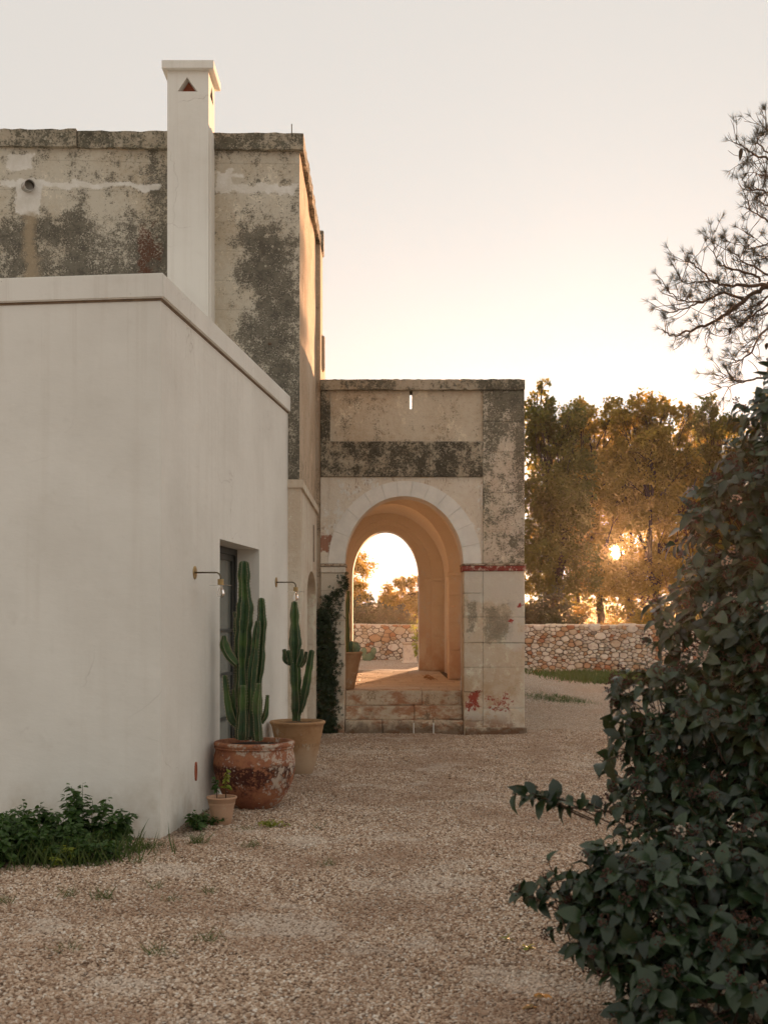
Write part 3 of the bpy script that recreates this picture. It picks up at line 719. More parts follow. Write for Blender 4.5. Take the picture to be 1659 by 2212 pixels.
# ------------------------------------------------------------------ arched porch
Xp = lambda x: .0025 * x - 1.576
Zp = lambda y: 5.3226 - .0024987 * y
FY = 16.5
porch = thing('arched_porch', (.5, 20, 0), 'weathered stone porch with round white arch, vaulted passage and three steps', 'porch')
XL, XR, XPR = -.868, 1.922, 1.352
ZSP = Zp(1195)
crown('cornice', XL, XR + .005, FY - .03, FY + .37, 4.715, 4.855, porch, 'x', 70, .007)
rbox('frame_stone', XL, Xp(335), FY, FY + .38, 4.0105, 4.7145, M['p_dark'], porch, .006)
# panel with the slit
sx0, sx1, sz0 = Xp(771), Xp(787), Zp(346)
a = Acc(); yp = FY + .04
a.box(Xp(335) + .001, sx0, yp, FY + .38, 4.0105, 4.7145); a.box(sx1, XPR - .001, yp, FY + .38, 4.0105, 4.7145); a.box(sx0, sx1, yp, FY + .38, 4.0105, sz0)
a.build('panel', M['p_panel'], porch)
for i, (x0, x1) in enumerate(((XL, -.20), (-.198, .62), (.622, XPR - .001))):
    rbox('lintel_stone', x0, x1, FY - .012, FY + .45, 3.525, 4.009, M['p_dark'], porch, .008)
for z0, z1 in ((ZSP + .001, 2.79), (2.792, 3.30), (3.302, 3.86), (3.862, 4.28), (4.282, 4.714)):
    rbox('pier_stone', XPR + .001, XR + random.uniform(-.004, .004), FY - .006 + random.uniform(-.003, .003), FY + .38, z0, z1, M['p_pier'], porch, .008)
# spandrel, cut to the back of the voussoirs
ocx, ohw, orise = (Xp(325) + Xp(1165)) / 2, (Xp(1165) - Xp(325)) / 2, Zp(742) - ZSP
icx, ihw, irise = (Xp(415) + Xp(1065)) / 2, (Xp(1065) - Xp(415)) / 2, Zp(825) - ZSP
def arcp(cx, hw, rise, t, zs=ZSP): return cx + hw * math.cos(t), zs + rise * math.sin(t)
a = Acc(); nA = 48; yb = FY + .022
pts = [arcp(ocx, ohw, orise, math.pi - math.pi * i / nA) for i in range(nA + 1)]
for i in range(nA):
    quad(a, (pts[i][0], yb, pts[i][1]), (pts[i + 1][0], yb, pts[i + 1][1]), (pts[i + 1][0], yb, 3.524), (pts[i][0], yb, 3.524))
quad(a, (XL, yb - .01, ZSP), (pts[0][0], yb - .01, ZSP), (pts[0][0], yb - .01, 3.524), (XL, yb - .01, 3.524))
quad(a, (pts[-1][0], yb, ZSP), (XPR + .002, yb, ZSP), (XPR + .002, yb, 3.524), (pts[-1][0], yb, 3.524))
a.build('spandrel', M['p_spandrel'], porch)
tb = [180, 157, 139, 122, 108, 96, 84, 71, 57, 43, 29, 14, 0]
for k in range(len(tb) - 1):
    n = 5; g0 = .16 if k else 0
    t0, t1 = R(tb[k] - .09), R(tb[k + 1] + .09); yf = FY + .010 + random.uniform(-.004, .004); yk = FY + .5
    vs = []
    for i in range(n + 1):
        t = t0 + (t1 - t0) * i / n; p = arcp(icx, ihw, irise, t); q = arcp(ocx, ohw, orise, t); dz = .002 if tb[k] in (180,) else 0
        vs += [(p[0], yf, p[1]), (q[0], yf, q[1]), (q[0], yk, q[1]), (p[0], yk, p[1])]
    fs = []
    for i in range(n):
        b = i * 4; c = b + 4
        fs += [(b, b + 1, c + 1, c), (b + 1, b + 2, c + 2, c + 1), (b + 2, b + 3, c + 3, c + 2), (b + 3, b, c, c + 3)]
    fs += [(0, 3, 2, 1), (n * 4, n * 4 + 1, n * 4 + 2, n * 4 + 3)]
    mk('voussoir', vs, fs, M['p_white'], porch)
# imposts
rbox('impost', Xp(1065) - .02, XR + .028, FY - .03, FY + .5, Zp(1206), ZSP - .002, M['p_impost'], porch, .008, .002)
for x0, x1 in ((Xp(1065) - .012, XPR), (XPR + .003, XR + .02)):
    rbox('impost_band', x0, x1, FY - .018, FY + .5, Zp(1236), Zp(1207), M['p_red'], porch, .006, .001)
rbox('impost', XL - .0, Xp(415) + .022, FY - .03, FY + .5, Zp(1212), ZSP - .002, M['p_impost'], porch, .008, .002)
rbox('impost_band', XL, Xp(415) + .008, FY - .012, FY + .5, Zp(1246), Zp(1213), M['p_spandrel'], porch, .006, .001)
# jamb stones
def course(x0, x1, ys, mat, name, y1=FY + .5):
    for i in range(len(ys) - 1):
        rbox(name, x0 + .0015, x1 - .0015, FY + random.uniform(-.005, .006), y1, Zp(ys[i + 1]) + .0015, Zp(ys[i]) - .0015, mat, porch, .006, .0015)
course(Xp(1067), XPR, [1237, 1358, 1490, 1630, 1765, 1900, 2060, 2152], M['p_low'], 'pier_stone')
course(XPR, XR + .006, [1237, 1490, 1630, 1765, 1990, 2152], M['p_low'], 'pier_stone')
course(XL, Xp(415), [1247, 1345, 1510, 1640, 1765, 1895, 2000, 2152], M['p_low'], 'jamb_stone')
rbox('plinth', Xp(1075), XR + .03, FY - .035, FY - .007, -.04, .09, M['p_step'], porch, .012, .006)
# steps inside the jambs
sa, sb = Xp(416), Xp(1066)
FZ = .571
for (y0, z0, z1, cuts) in ((FY + .40, .367, FZ, [sa, .53, sb]), (FY + .20, .184, .366, [sa, .42, sb]), (FY + .004, -.04, .183, [sa, -.02, .41, .68, sb])):
    for i in range(len(cuts) - 1):
        rbox('step_stone', cuts[i] + .002, cuts[i + 1] - .002, y0 + random.uniform(-.006, .006), FY + .8, z0, z1 - random.uniform(0, .003), M['p_step'], porch, .012, .003, 2)
for x0 in (.405, .675): rbox('mortar_joint', x0 - .006, x0 + .010, FY - .006, FY + .02, .0, .15, M['p_white'], porch, .003, .002)
# passage: bays of vault between arch orders; profile = floor, springing, crown
def prof(cx, hw, zs, zc_, n=28, zf=.50):
    return [(cx - hw, zf)] + [(cx + hw * math.cos(math.pi - math.pi * i / n), zs + (zc_ - zs) * math.sin(math.pi * i / n)) for i in range(n + 1)] + [(cx + hw, zf)]
def loft(a, P, y0, Q, y1):
    n = len(P); b = len(a.v)
    a.add([(p[0], y0, p[1]) for p in P] + [(q[0], y1, q[1]) for q in Q], [(i, i + 1, n + i + 1, n + i) for i in range(n - 1)])
YR0, YR1, YF0, YF1, YE = 20.1, 20.5, 23.6, 23.85, 24.1
fr = prof(icx - .01, ihw, ZSP, ZSP + irise)
b1a, b1b = prof(.24, 1.16, 2.36, 3.66), prof(.12, 1.16, 2.36, 3.66)
ribp = prof(.124, .954, 2.362, 3.50)
b2a, b2b = prof(.10, 1.14, 2.38, 3.66), prof(.035, 1.14, 2.38, 3.66)
fo = prof(.033, .905, 2.388, 3.52); fm = prof(.033, .80, 2.388, 3.44); fi = prof(.033, .657, 2.388, 3.33)
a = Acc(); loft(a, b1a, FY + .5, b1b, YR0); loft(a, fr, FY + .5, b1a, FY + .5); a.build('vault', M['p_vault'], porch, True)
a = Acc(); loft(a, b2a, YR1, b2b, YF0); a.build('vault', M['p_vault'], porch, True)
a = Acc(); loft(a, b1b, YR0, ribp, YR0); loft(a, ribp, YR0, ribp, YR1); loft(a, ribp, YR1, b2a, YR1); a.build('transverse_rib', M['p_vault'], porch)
a = Acc(); loft(a, b2b, YF0, fo, YF0); loft(a, fo, YF0, fo, YF1 - .1); loft(a, fo, YF1 - .1, fm, YF1 - .1); loft(a, fm, YF1 - .1, fm, YF1); loft(a, fm, YF1, fi, YF1)
a.build('rear_arch', M['p_vault'], porch)
a = Acc(); loft(a, fi, YF1, fi, YE + .25); a.build('rear_soffit', M['p_white'], porch)
# rear wall face round the rear opening
a = Acc()
for i in range(len(fi) - 1): quad(a, (fi[i][0], YE + .25, fi[i][1]), (fi[i + 1][0], YE + .25, fi[i + 1][1]), (fi[i + 1][0], YE + .25, 4.8), (fi[i][0], YE + .25, 4.8))
quad(a, (XL, YE + .25, .0), (fi[0][0], YE + .25, .0), (fi[0][0], YE + .25, 4.8), (XL, YE + .25, 4.8)); quad(a, (fi[-1][0], YE + .25, .0), (XR, YE + .25, .0), (XR, YE + .25, 4.8), (fi[-1][0], YE + .25, 4.8))
a.build('rear_wall', M['p_pier'], porch)
# blocks facing the piers inside (right side shows)
for (x0, x1, y0, zs) in ((1.082, 1.30, YR0 - .012, [.571, 1.06, 1.52, 1.98, 2.30]), (.945, 1.20, YF0 - .012, [.571, 1.25, 1.85, 2.33])):
    for i in range(len(zs) - 1):
        rbox('pilaster_stone', x0, x1, y0 - .012, y0 + .011, zs[i] + .007, zs[i + 1] - .007, M['p_vault'], porch, .004, .001)
for (x0, x1, y0, y1, z) in ((1.05, 1.31, YR0 - .035, YR1, 2.30), (.92, 1.2, YF0 - .035, YF1 - .1, 2.335), (.81, .94, YF1 - .13, YF1, 2.335)):
    rbox('capital', x0, x1, y0, y1, z, z + .06, M['p_vault'], porch, .012)
# outer shell: side walls and roof, parapets
a = Acc(); a.box(XR - .2, XR - .002, FY + .39, YE + .24, -.04, 4.78); a.box(XL + .002, XL + .02, FY + .39, YE + .24, -.04, 4.78)
a.box(XL + .025, XR - .202, FY + .39, YE + .24, 3.95, 4.1)
a.build('side_wall', M['p_pier'], porch)
# paving of the passage
pv = Acc(); rbox('paving_bed', XL + .03, XR - .21, FY + .6, YE + .26, .35, FZ - .022, M['mortar'], porch, 0)
y = FY + .805; row = 0
while y < YE + .22:
    d = random.uniform(.20, .27); lo, hi = (icx - 1.18, icx + 1.18) if y < YR0 - .2 else ((-.85, 1.08) if y < YF0 - .1 else (fi[0][0], fi[-1][0]))
    lo = max(lo, -.6 - .02 * (y - 16)) if True else lo
    x = lo + random.uniform(-.1, 0)
    while x < hi:
        l = random.uniform(.22, .42); x1 = min(x + l, hi)
        if x1 - max(x, lo) > .06 and d > .05:
            rbox('paving_stone', max(x, lo) + .004, x1 - .004, y + .004, min(y + d, YE + .25) - .004, FZ - .06, FZ - random.uniform(0, .006), M['paving'], porch, .008, .003)
        x = x1
    y += d

# ------------------------------------------------------------------ dry stone wall
WY, WZT = 33.5, 1.445
swall = thing('dry_stone_wall', (4, WY + .3, 0), 'dry stone wall of white and rust limestone blocks at the edge of the yard', 'stone wall')
def clip(poly, a, b, c):
    out = []
    for i in range(len(poly)):
        p, q = poly[i], poly[(i + 1) % len(poly)]; dp, dq = a * p[0] + b * p[1] - c, a * q[0] + b * q[1] - c
        if dp <= 0: out.append(p)
        if (dp < 0 < dq) or (dq < 0 < dp):
            t = dp / (dp - dq); out.append((p[0] + (q[0] - p[0]) * t, p[1] + (q[1] - p[1]) * t))
    return out
def stone_cells(x0, x1, z0, z1, asp=1.45):
    """Voronoi stones in wall coordinates with a mix of sizes"""
    pts = []; tries = 0; area = (x1 - x0) * (z1 - z0)
    rs = []
    while tries < area * 1300:
        tries += 1; p = (random.uniform(x0, x1), random.uniform(z0, z1) * asp)
        r = random.choice((.08, .10, .13, .17, .23)) if tries < area * 60 else (.11 if tries < area * 250 else .07)
        if all((p[0] - q[0]) ** 2 + (p[1] - q[1]) ** 2 > ((r + s) * .62) ** 2 for q, s in zip(pts, rs)): pts.append(p); rs.append(r)
    cells = []
    for i, p in enumerate(pts):
        poly = [(max(x0, p[0] - .5), max(z0 * asp, p[1] - .5)), (min(x1, p[0] + .5), max(z0 * asp, p[1] - .5)), (min(x1, p[0] + .5), min(z1 * asp, p[1] + .5)), (max(x0, p[0] - .5), min(z1 * asp, p[1] + .5))]
        for j, q in enumerate(pts):
            dx, dy = q[0] - p[0], q[1] - p[1]; dd = dx * dx + dy * dy
            if j == i or dd > .8: continue
            m = .5 + (rs[i] ** 2 - rs[j] ** 2) / (2 * dd) * .5
            poly = clip(poly, dx, dy, dx * (p[0] + dx * m) + dy * (p[1] + dy * m))
            if len(poly) < 3: break
        if len(poly) < 3: continue
        cells.append([(u, v / asp) for u, v in poly])
    return cells
def stone_geo(cell, y, gap=.010):
    cx = sum(p[0] for p in cell) / len(cell); cz = sum(p[1] for p in cell) / len(cell)
    # cut the corners once
    P = []
    for i in range(len(cell)):
        p, q = cell[i], cell[(i + 1) % len(cell)]; ka, kb = random.uniform(.03, .16), random.uniform(.03, .16)
        if math.hypot(p[0] - q[0], p[1] - q[1]) < .015: continue
        P += [(p[0] * (1 - ka) + q[0] * ka, p[1] * (1 - ka) + q[1] * ka), (p[0] * kb + q[0] * (1 - kb), p[1] * kb + q[1] * (1 - kb))]
    if len(P) < 5: return None
    size = max(math.hypot(p[0] - cx, p[1] - cz) for p in P)
    if size < .03: return None
    k = 1 - gap / size * 1.25; pr = random.uniform(.01, .09); tx, tz = random.uniform(-.1, .1), random.uniform(-.1, .1)
    n = len(P); vs = []
    for s, d in ((k, .06), (k, -pr * .35), (k * .82, -pr)):
        for p in P:
            dx, dz = (p[0] - cx), (p[1] - cz); e = 1 + random.uniform(-.06, .04)
            vs.append((cx + dx * s * e, y + d + (tx * dx + tz * dz if d < 0 else 0), cz + dz * s * e))
    vs.append((cx, y - pr - .006, cz))
    fs = [(r * n + i, (r + 1) * n + i, (r + 1) * n + (i + 1) % n, r * n + (i + 1) % n) for r in (0, 1) for i in range(n)]
    fs += [(2 * n + i, 3 * n, 2 * n + (i + 1) % n) for i in range(n)]
    return vs, fs
STM = [M['st_white']] * 14 + [M['st_cream']] * 4 + [M['st_rust']] * 2 + [M['st_tan']] * 3 + [M['st_grey']]
for x0, x1, single in ((-9, -1.6, False), (-1.6, 1.6, True), (3.35, 8.9, True), (8.9, 15, False)):  # unseen gap behind the porch pier, added to let low sun into the passage
    zb = .40 if x1 <= 1.7 else (.02 if x0 >= 3 else .15)
    rest = Acc(); cells = stone_cells(x0, x1, zb, WZT - random.uniform(0, .01))
    for c in cells:
        gm = stone_geo(c, WY)
        if not gm: continue
        if single: mk('stone', gm[0], gm[1], random.choice(STM), swall)
        else: rest.add(*gm)
    if rest.v: rest.build('stone_field', M['st_white'], swall)['kind'] = 'stuff'
a = Acc(); a.box(-9, 1.59, WY + .05, WY + .45, -.1, WZT - .03); a.box(3.36, 15, WY + .05, WY + .45, -.1, WZT - .03); a.build('wall_core', M['mortar'], swall)
x = -9.0; tops = Acc()
while x < 15:
    l = random.uniform(.35, .8); 
    if 1.2 < x < 3.4: x += .3; continue
    if -1.6 < x < 1.3 or 3.4 < x < 8.9: rbox('cap_stone', x + .005, min(x + l, 15) - .005, WY - .01, WY + .45, WZT - .028, WZT + random.uniform(-.01, .03), random.choice(STM[:15]), swall, .01, .005)
    else: tops.box(x + .005, min(x + l, 15) - .005, WY - .01, WY + .45, WZT - .028, WZT + .012)
    x += l
tops.build('cap_stone_row', M['st_white'], swall)['kind'] = 'stuff'

# ------------------------------------------------------------------ potted cacti
def z3(x, y, d): return px((400 + x / 2.602) / 1.2056, (1350 + y / 2.602) / 1.2056, d)
def smooth_path(P, Wd, n):
    """Catmull-Rom through the points, n steps per segment"""
    P = [Vector(p) for p in P]; out = []; ow = []
    Q = [P[0] * 2 - P[1]] + P + [P[-1] * 2 - P[-2]]
    for i in range(1, len(Q) - 2):
        for k in range(n):
            t = k / n; a, b, c, d = Q[i - 1], Q[i], Q[i + 1], Q[i + 2]
            out.append(.5 * ((2 * b) + (c - a) * t + (2 * a - 5 * b + 4 * c - d) * t * t + (3 * b - a - 3 * c + d) * t ** 3))
            u = t * t * (3 - 2 * t); ow.append(Wd[i - 1] * (1 - u) + Wd[i] * u)
    out.append(P[-1]); ow.append(Wd[-1]); return out, ow
def cactus_column(path, wid, parent, ribs=5, name='stem', seed=0):
    rd = random.Random(seed); pts, ws = smooth_path(path, wid, 7)
    L = sum((pts[i + 1] - pts[i]).length for i in range(len(pts) - 1)); n = ribs * 4
    # rounded tip
    e = (pts[-1] - pts[-2]).normalized(); r0 = ws[-1]; tip = pts[-1]
    for t in (.45, .75, .93, 1.0): pts.append(tip + e * (r0 * .9 * t)); ws.append(r0 * max(.05, math.sqrt(max(0, 1 - t * t))))
    V = []; att = []; spv = Acc(); tw0 = rd.uniform(0, 6); acc_l = 0
    for i, p in enumerate(pts):
        d = (pts[min(i + 1, len(pts) - 1)] - pts[max(i - 1, 0)]).normalized()
        a = d.cross(Vector((0, 1, .1))).normalized(); b = d.cross(a)
        if i: acc_l += (p - pts[i - 1]).length
        wv = ws[i] * (1 + .10 * math.sin(acc_l * 19 + seed) + .06 * math.sin(acc_l * 47 + seed * 3))
        for k in range(n):
            t = tw0 + 2 * math.pi * k / n + .25 * acc_l; ph = k % 4
            f = {0: 1.12, 1: .80, 2: .60, 3: .80}[ph]
            V.append(p + (a * math.cos(t) + b * math.sin(t)) * (wv * f)); att.append(1.0 if ph == 0 else (.35 if ph != 2 else 0))
    F = [(i * n + k, i * n + (k + 1) % n, (i + 1) * n + (k + 1) % n, (i + 1) * n + k) for i in range(len(pts) - 1) for k in range(n)]
    F.append(tuple(range((len(pts) - 1) * n, len(pts) * n)))
    o = mk(name, V, F, M['cactus'], parent)
    at = o.data.attributes.new('ridge', 'FLOAT', 'POINT'); at.data.foreach_set('value', att)
    # spines along the ridges
    for i in range(len(pts) - 2):
        for k in range(0, n, 4):
            p0, p1 = V[i * n + k], V[(i + 1) * n + k]; m = max(1, int((p1 - p0).length / .016))
            for q in range(m):
                c = p0.lerp(p1, (q + .5) / m); out = (c - pts[i].lerp(pts[i + 1], .5)).normalized(); s = .008 + .006 * rd.random()
                al = (p1 - p0).normalized() * .0035
                spv.add([tuple(c - al), tuple(c + al), tuple(c + out * s), tuple(c + out.cross(al))], [(0, 1, 2), (1, 3, 2), (3, 0, 2)])
    if spv.v: spv.build('spines', M['spine'], o)['kind'] = 'stuff'
    return o
def pot(root, c, prof_out, mat, thick=.022, soil_z=None, rim=None, wob=.0, n=56):
    top_r, top_z = prof_out[-1]
    inner = [(top_r - thick, top_z), (top_r - thick * 1.1, top_z - .05)]
    sz = soil_z if soil_z is not None else top_z - .05
    pr = prof_out + inner + [(top_r - thick * 1.2, sz - .03)]
    p = lathe_acc([(.001, .0)] + pr, c, n, wob=wob).build('pot', mat, root, True)
    if rim: lathe_acc(rim, c, n, wob=wob).build('rim', mat, p, True)
    d = Acc(); vs = [(c[0], c[1], c[2] + sz + .008)]; fs = []
    for q in range(1, 5):
        for k in range(n):
            t = 2 * math.pi * k / n; r = (top_r - thick * 1.05) * q / 4
            vs.append((c[0] + r * math.cos(t), c[1] + r * math.sin(t), c[2] + sz + random.uniform(-.004, .006)))
    for k in range(n): fs.append((0, 1 + k, 1 + (k + 1) % n))
    for q in range(3):
        for k in range(n): fs.append((1 + q * n + k, 1 + (q + 1) * n + k, 1 + (q + 1) * n + (k + 1) % n, 1 + q * n + (k + 1) % n))
    d.add(vs, fs); d.build('soil', M['soil'], root)
    return p
def torus_rim(R0, z, r, k=10): return [(R0 + r * math.cos(2 * math.pi * i / k), z + r * math.sin(2 * math.pi * i / k)) for i in range(k + 1)]

def P_at(pxx, d): return ((pxx - CXP) / FPX * d, d, ghs((pxx - CXP) / FPX * d, d))
# big red pot
D = 10.0; c = P_at(547, D); c = (c[0] + .012, c[1], c[2] - .01)
r1 = thing('potted_cactus', c, 'tall many-stemmed green cactus in a big bulging red clay pot beside the glass door', 'potted cactus', 'potted cacti along the wall')
pb = pot(r1, c, [(.155, .0), (.175, .012), (.225, .06), (.275, .13), (.315, .22), (.337, .31), (.341, .37), (.334, .43), (.322, .485), (.316, .505), (.325, .515), (.336, .53), (.334, .548), (.322, .555)],
         M['terra_big'], .035, .515, torus_rim(.327, .508, .007), .006)
lug = Acc(); th = R(-52)
lp = []
for i in range(9):
    t = th + (i - 4) * .038; rr = .345 + .030 * math.sin(math.pi * i / 8); lp.append((c[0] + rr * math.cos(t), c[1] + rr * math.sin(t), c[2] + .405 - .012 * abs(i - 4) / 4))
lug.tube(lp, [.008, .012, .014, .015, .015, .015, .014, .012, .008], 8); lug.build('lug', M['terra_big'], pb, True)
kx = FPX * 2.602 * 1.2056
def col3(root, path, hw, d, dy, ribs, seed):
    cactus_column([z3(x, y, d + dy) for x, y in path], [h * d / kx for h in hw], root, ribs, 'stem', seed)
BIG = [([(620, 1500), (612, 1150), (606, 985), (612, 760), (622, 610), (615, 440), (614, 315)], [44, 44, 40, 54, 46, 36, 31], 0, 6),
       ([(588, 1490), (575, 1200), (580, 900), (575, 740), (568, 660)], [34, 30, 32, 30, 16], .10, 5),
       ([(702, 1500), (705, 1150), (722, 950), (733, 720), (731, 560)], [34, 28, 30, 29, 25], .06, 5),
       ([(655, 1480), (668, 1080), (684, 930), (696, 800), (706, 705)], [30, 28, 26, 24, 14], -.02, 5),
       ([(566, 990), (515, 930), (482, 860), (479, 805)], [22, 30, 26, 14], -.03, 4),
       ([(585, 1420), (535, 1350), (505, 1220), (486, 1075)], [24, 32, 28, 17], -.05, 4),
       ([(600, 1500), (606, 1300), (606, 1150)], [38, 34, 24], -.09, 5),
       ([(712, 1510), (707, 1400), (700, 1270), (716, 1130)], [19, 23, 28, 15], -.11, 4),
       ([(732, 1390), (762, 1320), (773, 1205)], [11, 18, 10], -.03, 4),
       ([(660, 1490), (655, 1050), (648, 830)], [34, 32, 24], .12, 5),
       ([(565, 690), (550, 640)], [9, 8], .06, 4), ([(560, 1330), (545, 1260), (541, 1165)], [12, 14, 9], -.02, 4)]
for i, (p_, h_, dy, rb) in enumerate(BIG): col3(r1, p_, h_, D, dy, rb, i)
# tan pot
D = 12.2; c = P_at(639, D); c = (c[0] + .02, c[1], c[2] - .01)
r2 = thing('potted_cactus', c, 'green cactus with one tall stem and short arms in a tapered tan clay pot', 'potted cactus', 'potted cacti along the wall')
pt = pot(r2, c, [(.145, .0), (.155, .01), (.185, .12), (.215, .25), (.24, .37), (.258, .46), (.264, .49), (.275, .505), (.284, .517), (.282, .530), (.272, .536)], M['terra_tan'], .022, .505, None, .004)
dent = Acc()
for i in range(22):     # row of incised strokes
    t = R(-150 + i * 9.5); q = .2285
    dent.add([(c[0] + (q + .0015) * math.cos(t + e), c[1] + (q + .0015) * math.sin(t + e), c[2] + zz) for e, zz in ((-.012, .285), (.006, .285), (.014, .318), (-.004, .318))], [(0, 1, 2, 3)])
dent.build('stroke_band', M['mortar'], pt)
SM = [([(965, 1372), (970, 1250), (962, 1110), (958, 985), (960, 850), (956, 660), (955, 575)], [30, 36, 36, 31, 37, 28, 16], 0, 5),
      ([(940, 990), (902, 955), (887, 895)], [16, 21, 11], -.02, 4), ([(930, 985), (914, 905)], [13, 14], -.07, 4),
      ([(985, 1000), (1002, 950), (1006, 895)], [15, 18, 11], -.04, 4), ([(995, 1005), (1024, 965), (1035, 910)], [11, 14, 9], .02, 4),
      ([(1000, 1312), (1018, 1230), (1044, 1080), (1072, 905)], [12, 21, 25, 16], -.03, 4)]
for i, (p_, h_, dy, rb) in enumerate(SM): col3(r2, p_, h_, D, dy, rb, 30 + i)
# pot inside the porch
D = 17.3; c = (-.60, D, FZ)
r3 = thing('potted_cactus', c, 'dark single-stemmed cactus in a tan clay pot standing on the porch floor', 'potted cactus', 'potted cacti along the wall')
pot(r3, c, [(.165, .0), (.175, .01), (.215, .2), (.25, .37), (.278, .48), (.285, .50), (.295, .51), (.298, .53), (.288, .537)], M['terra_tan'], .022, .50, None, .004)
def z8(x, y, d): return px((800 + x / 3.318) / 1.2056, (1400 + y / 3.318) / 1.2056, d)
cactus_column([z8(357, 990, D), z8(344, 760, D), z8(349, 600, D), z8(357, 470, D)], [h * D / (FPX * 3.318 * 1.2056) for h in (17, 16, 15, 12)], r3, 4, 'stem', 77)
def pads(root, spec, zb):
    for i, (p, r_, h_, ry) in enumerate(spec):
        bm = bmesh.new(); bmesh.ops.create_uvsphere(bm, u_segments=14, v_segments=9, radius=1)
        bmesh.ops.transform(bm, matrix=Matrix.Translation(p) @ Matrix.Rotation(ry, 4, 'Y') @ Matrix.Rotation(random.uniform(-.5, .5), 4, 'Z') @ Matrix.Diagonal((r_, .022, h_, 1)), verts=bm.verts)
        mkbm('pad', bm, M['pear'], root, True)
pads(r3, [(Vector((-.47, 17.36, 1.17)), .065, .09, .2), (Vector((-.40, 17.30, 1.16)), .06, .085, -.15)], 1.1)
def z6(x, y, d): return px((860 + x / 5.184) / 1.2056, (1600 + y / 5.184) / 1.2056, d)
q = z6(530, 622, 32.9); q.z = ghs(q.x, q.y)
r4 = thing('prickly_pear', q, 'low prickly pear with round pads at the foot of the dry stone wall', 'prickly pear')
pads(r4, [(z6(525, 578, 32.9), .10, .11, .1), (z6(475, 588, 32.95), .09, .1, -.3), (z6(585, 500, 32.9), .09, .115, .15), (z6(450, 505, 33.0), .09, .12, .3), (z6(560, 560, 33.0), .08, .1, -.6)], .4)

# small pot with two shoots
D = 9.24; c = P_at(479.5, D); c = (c[0], c[1], c[2] - .004)
r5 = thing('potted_seedling', c, 'small pinkish clay pot with two leafy shoots in front of the big red pot', 'potted plant')
pot(r5, c, [(.066, .0), (.072, .004), (.082, .06), (.092, .12), (.099, .165), (.1, .168), (.105, .172), (.109, .195), (.116, .2), (.119, .208), (.116, .215)], M['terra_small'], .012, .185, None, .003)
def sprig(root, base, top, nl, size, mat, name='leaf', lean=.3, seed=1, spread=1.0):
    base, top = Vector(base), Vector(top); st = Acc(); mid = base.lerp(top, .5) + Vector((random.uniform(-.01, .01), random.uniform(-.01, .01), 0))
    st.tube([base, mid, top], [.004, .0035, .002], 6); st.build('stalk', M['twig'], root, True)
    t = rng.uniform(.35, 1.02, nl); P = np.array([base.lerp(top, float(k)) for k in t]); ang = rng.uniform(0, 6.28, nl)
    d = np.stack([np.cos(ang), np.sin(ang), rng.uniform(-.9, .3, nl)], -1) * spread; nn = nrm(np.array([0, 0, 1.]) + rng.normal(size=(nl, 3)) * .4)
    V, F = scatter(*LEAFB, P, frames(d, nn), size * rng.uniform(.6, 1.2, nl) * (1.15 - .45 * t)); np_mesh('foliage', V, F, mat, root, True)
sprig(r5, (c[0] - .035, c[1] - .01, c[2] + .18), (c[0] - .05, c[1], c[2] + .36), 38, .052, M['weed'])
sprig(r5, (c[0] + .03, c[1] + .01, c[2] + .18), (c[0] + .04, c[1], c[2] + .42), 40, .055, M['lime'])

# ------------------------------------------------------------------ wall lamps
def wall_lamp(s, zl, label):
    base = A + U * s; b = Vector((base.x, base.y, zl)); n3 = Vector((NRM.x, NRM.y, 0)); u3 = Vector((U.x, U.y, 0)); z = Vector((0, 0, 1))
    r = thing('wall_lamp', b, label, 'wall lamp', 'wall lamps beside the glass door')
    def rings(spec, axis, e1, e2, o, n=28):
        vs = []; fs = []
        for t, rad in spec:
            for k in range(n):
                q = 2 * math.pi * k / n; vs.append(tuple(o + axis * t + (e1 * math.cos(q) + e2 * math.sin(q)) * rad))
        fs = [(i * n + k, i * n + (k + 1) % n, (i + 1) * n + (k + 1) % n, (i + 1) * n + k) for i in range(len(spec) - 1) for k in range(n)]
        fs += [tuple(range(n)), tuple(range((len(spec) - 1) * n, len(spec) * n))]
        return vs, fs
    v, f = rings([(-.002, .052), (.004, .053), (.007, .050)], n3, u3, z, b); mk('back_plate', v, f, M['brass'], r)
    a = Acc(); L = .21; rb = .04; pts = [b, b + n3 * (L - rb)] + [b + n3 * (L - rb + rb * math.sin(t)) + z * (-rb + rb * math.cos(t)) for t in np.linspace(.25, math.pi / 2, 6)] + [b + n3 * L - z * .055]
    a.tube(pts, .0062, 10); a.build('arm', M['bronze'], r, True)
    o = b + n3 * L
    v, f = rings([(-.052, .022), (-.054, .024), (-.096, .024), (-.098, .022)], z, n3, u3, o); mk('socket', v, f, M['brass'], r)
    v, f = rings([(-.100, .091), (-.1035, .0915), (-.104, .09)], z, n3, u3, o, 40); mk('glass_shade', v, f, M['glass'], r, True)
    bulb = [(-.105, .012), (-.115, .013), (-.13, .020), (-.15, .028), (-.168, .030), (-.184, .026), (-.194, .016), (-.198, .004)]
    v, f = rings(bulb, z, n3, u3, o); bo = mk('bulb', v, f, M['glass'], r, True)
    v, f = rings([(t, max(.001, q - .0018)) for t, q in bulb][::-1], z, n3, u3, o)
    fl = Acc()
    for k in range(5):
        t = 2 * math.pi * k / 5; e = n3 * math.cos(t) + u3 * math.sin(t)
        fl.tube([o - z * .118 + e * .003, o - z * .145 + e * .010, o - z * .172 + e * .006], .0008, 4)
    fl.build('filament', M['brass'], bo)
wall_lamp((9.496 - 8.6) / .99358, 1.93, 'brass wall lamp with bare bulb between the house corner and the glass door')
wall_lamp((12.65 - 8.6) / .99358, 1.955, 'brass wall lamp with bare bulb past the glass door, above the tan pot')

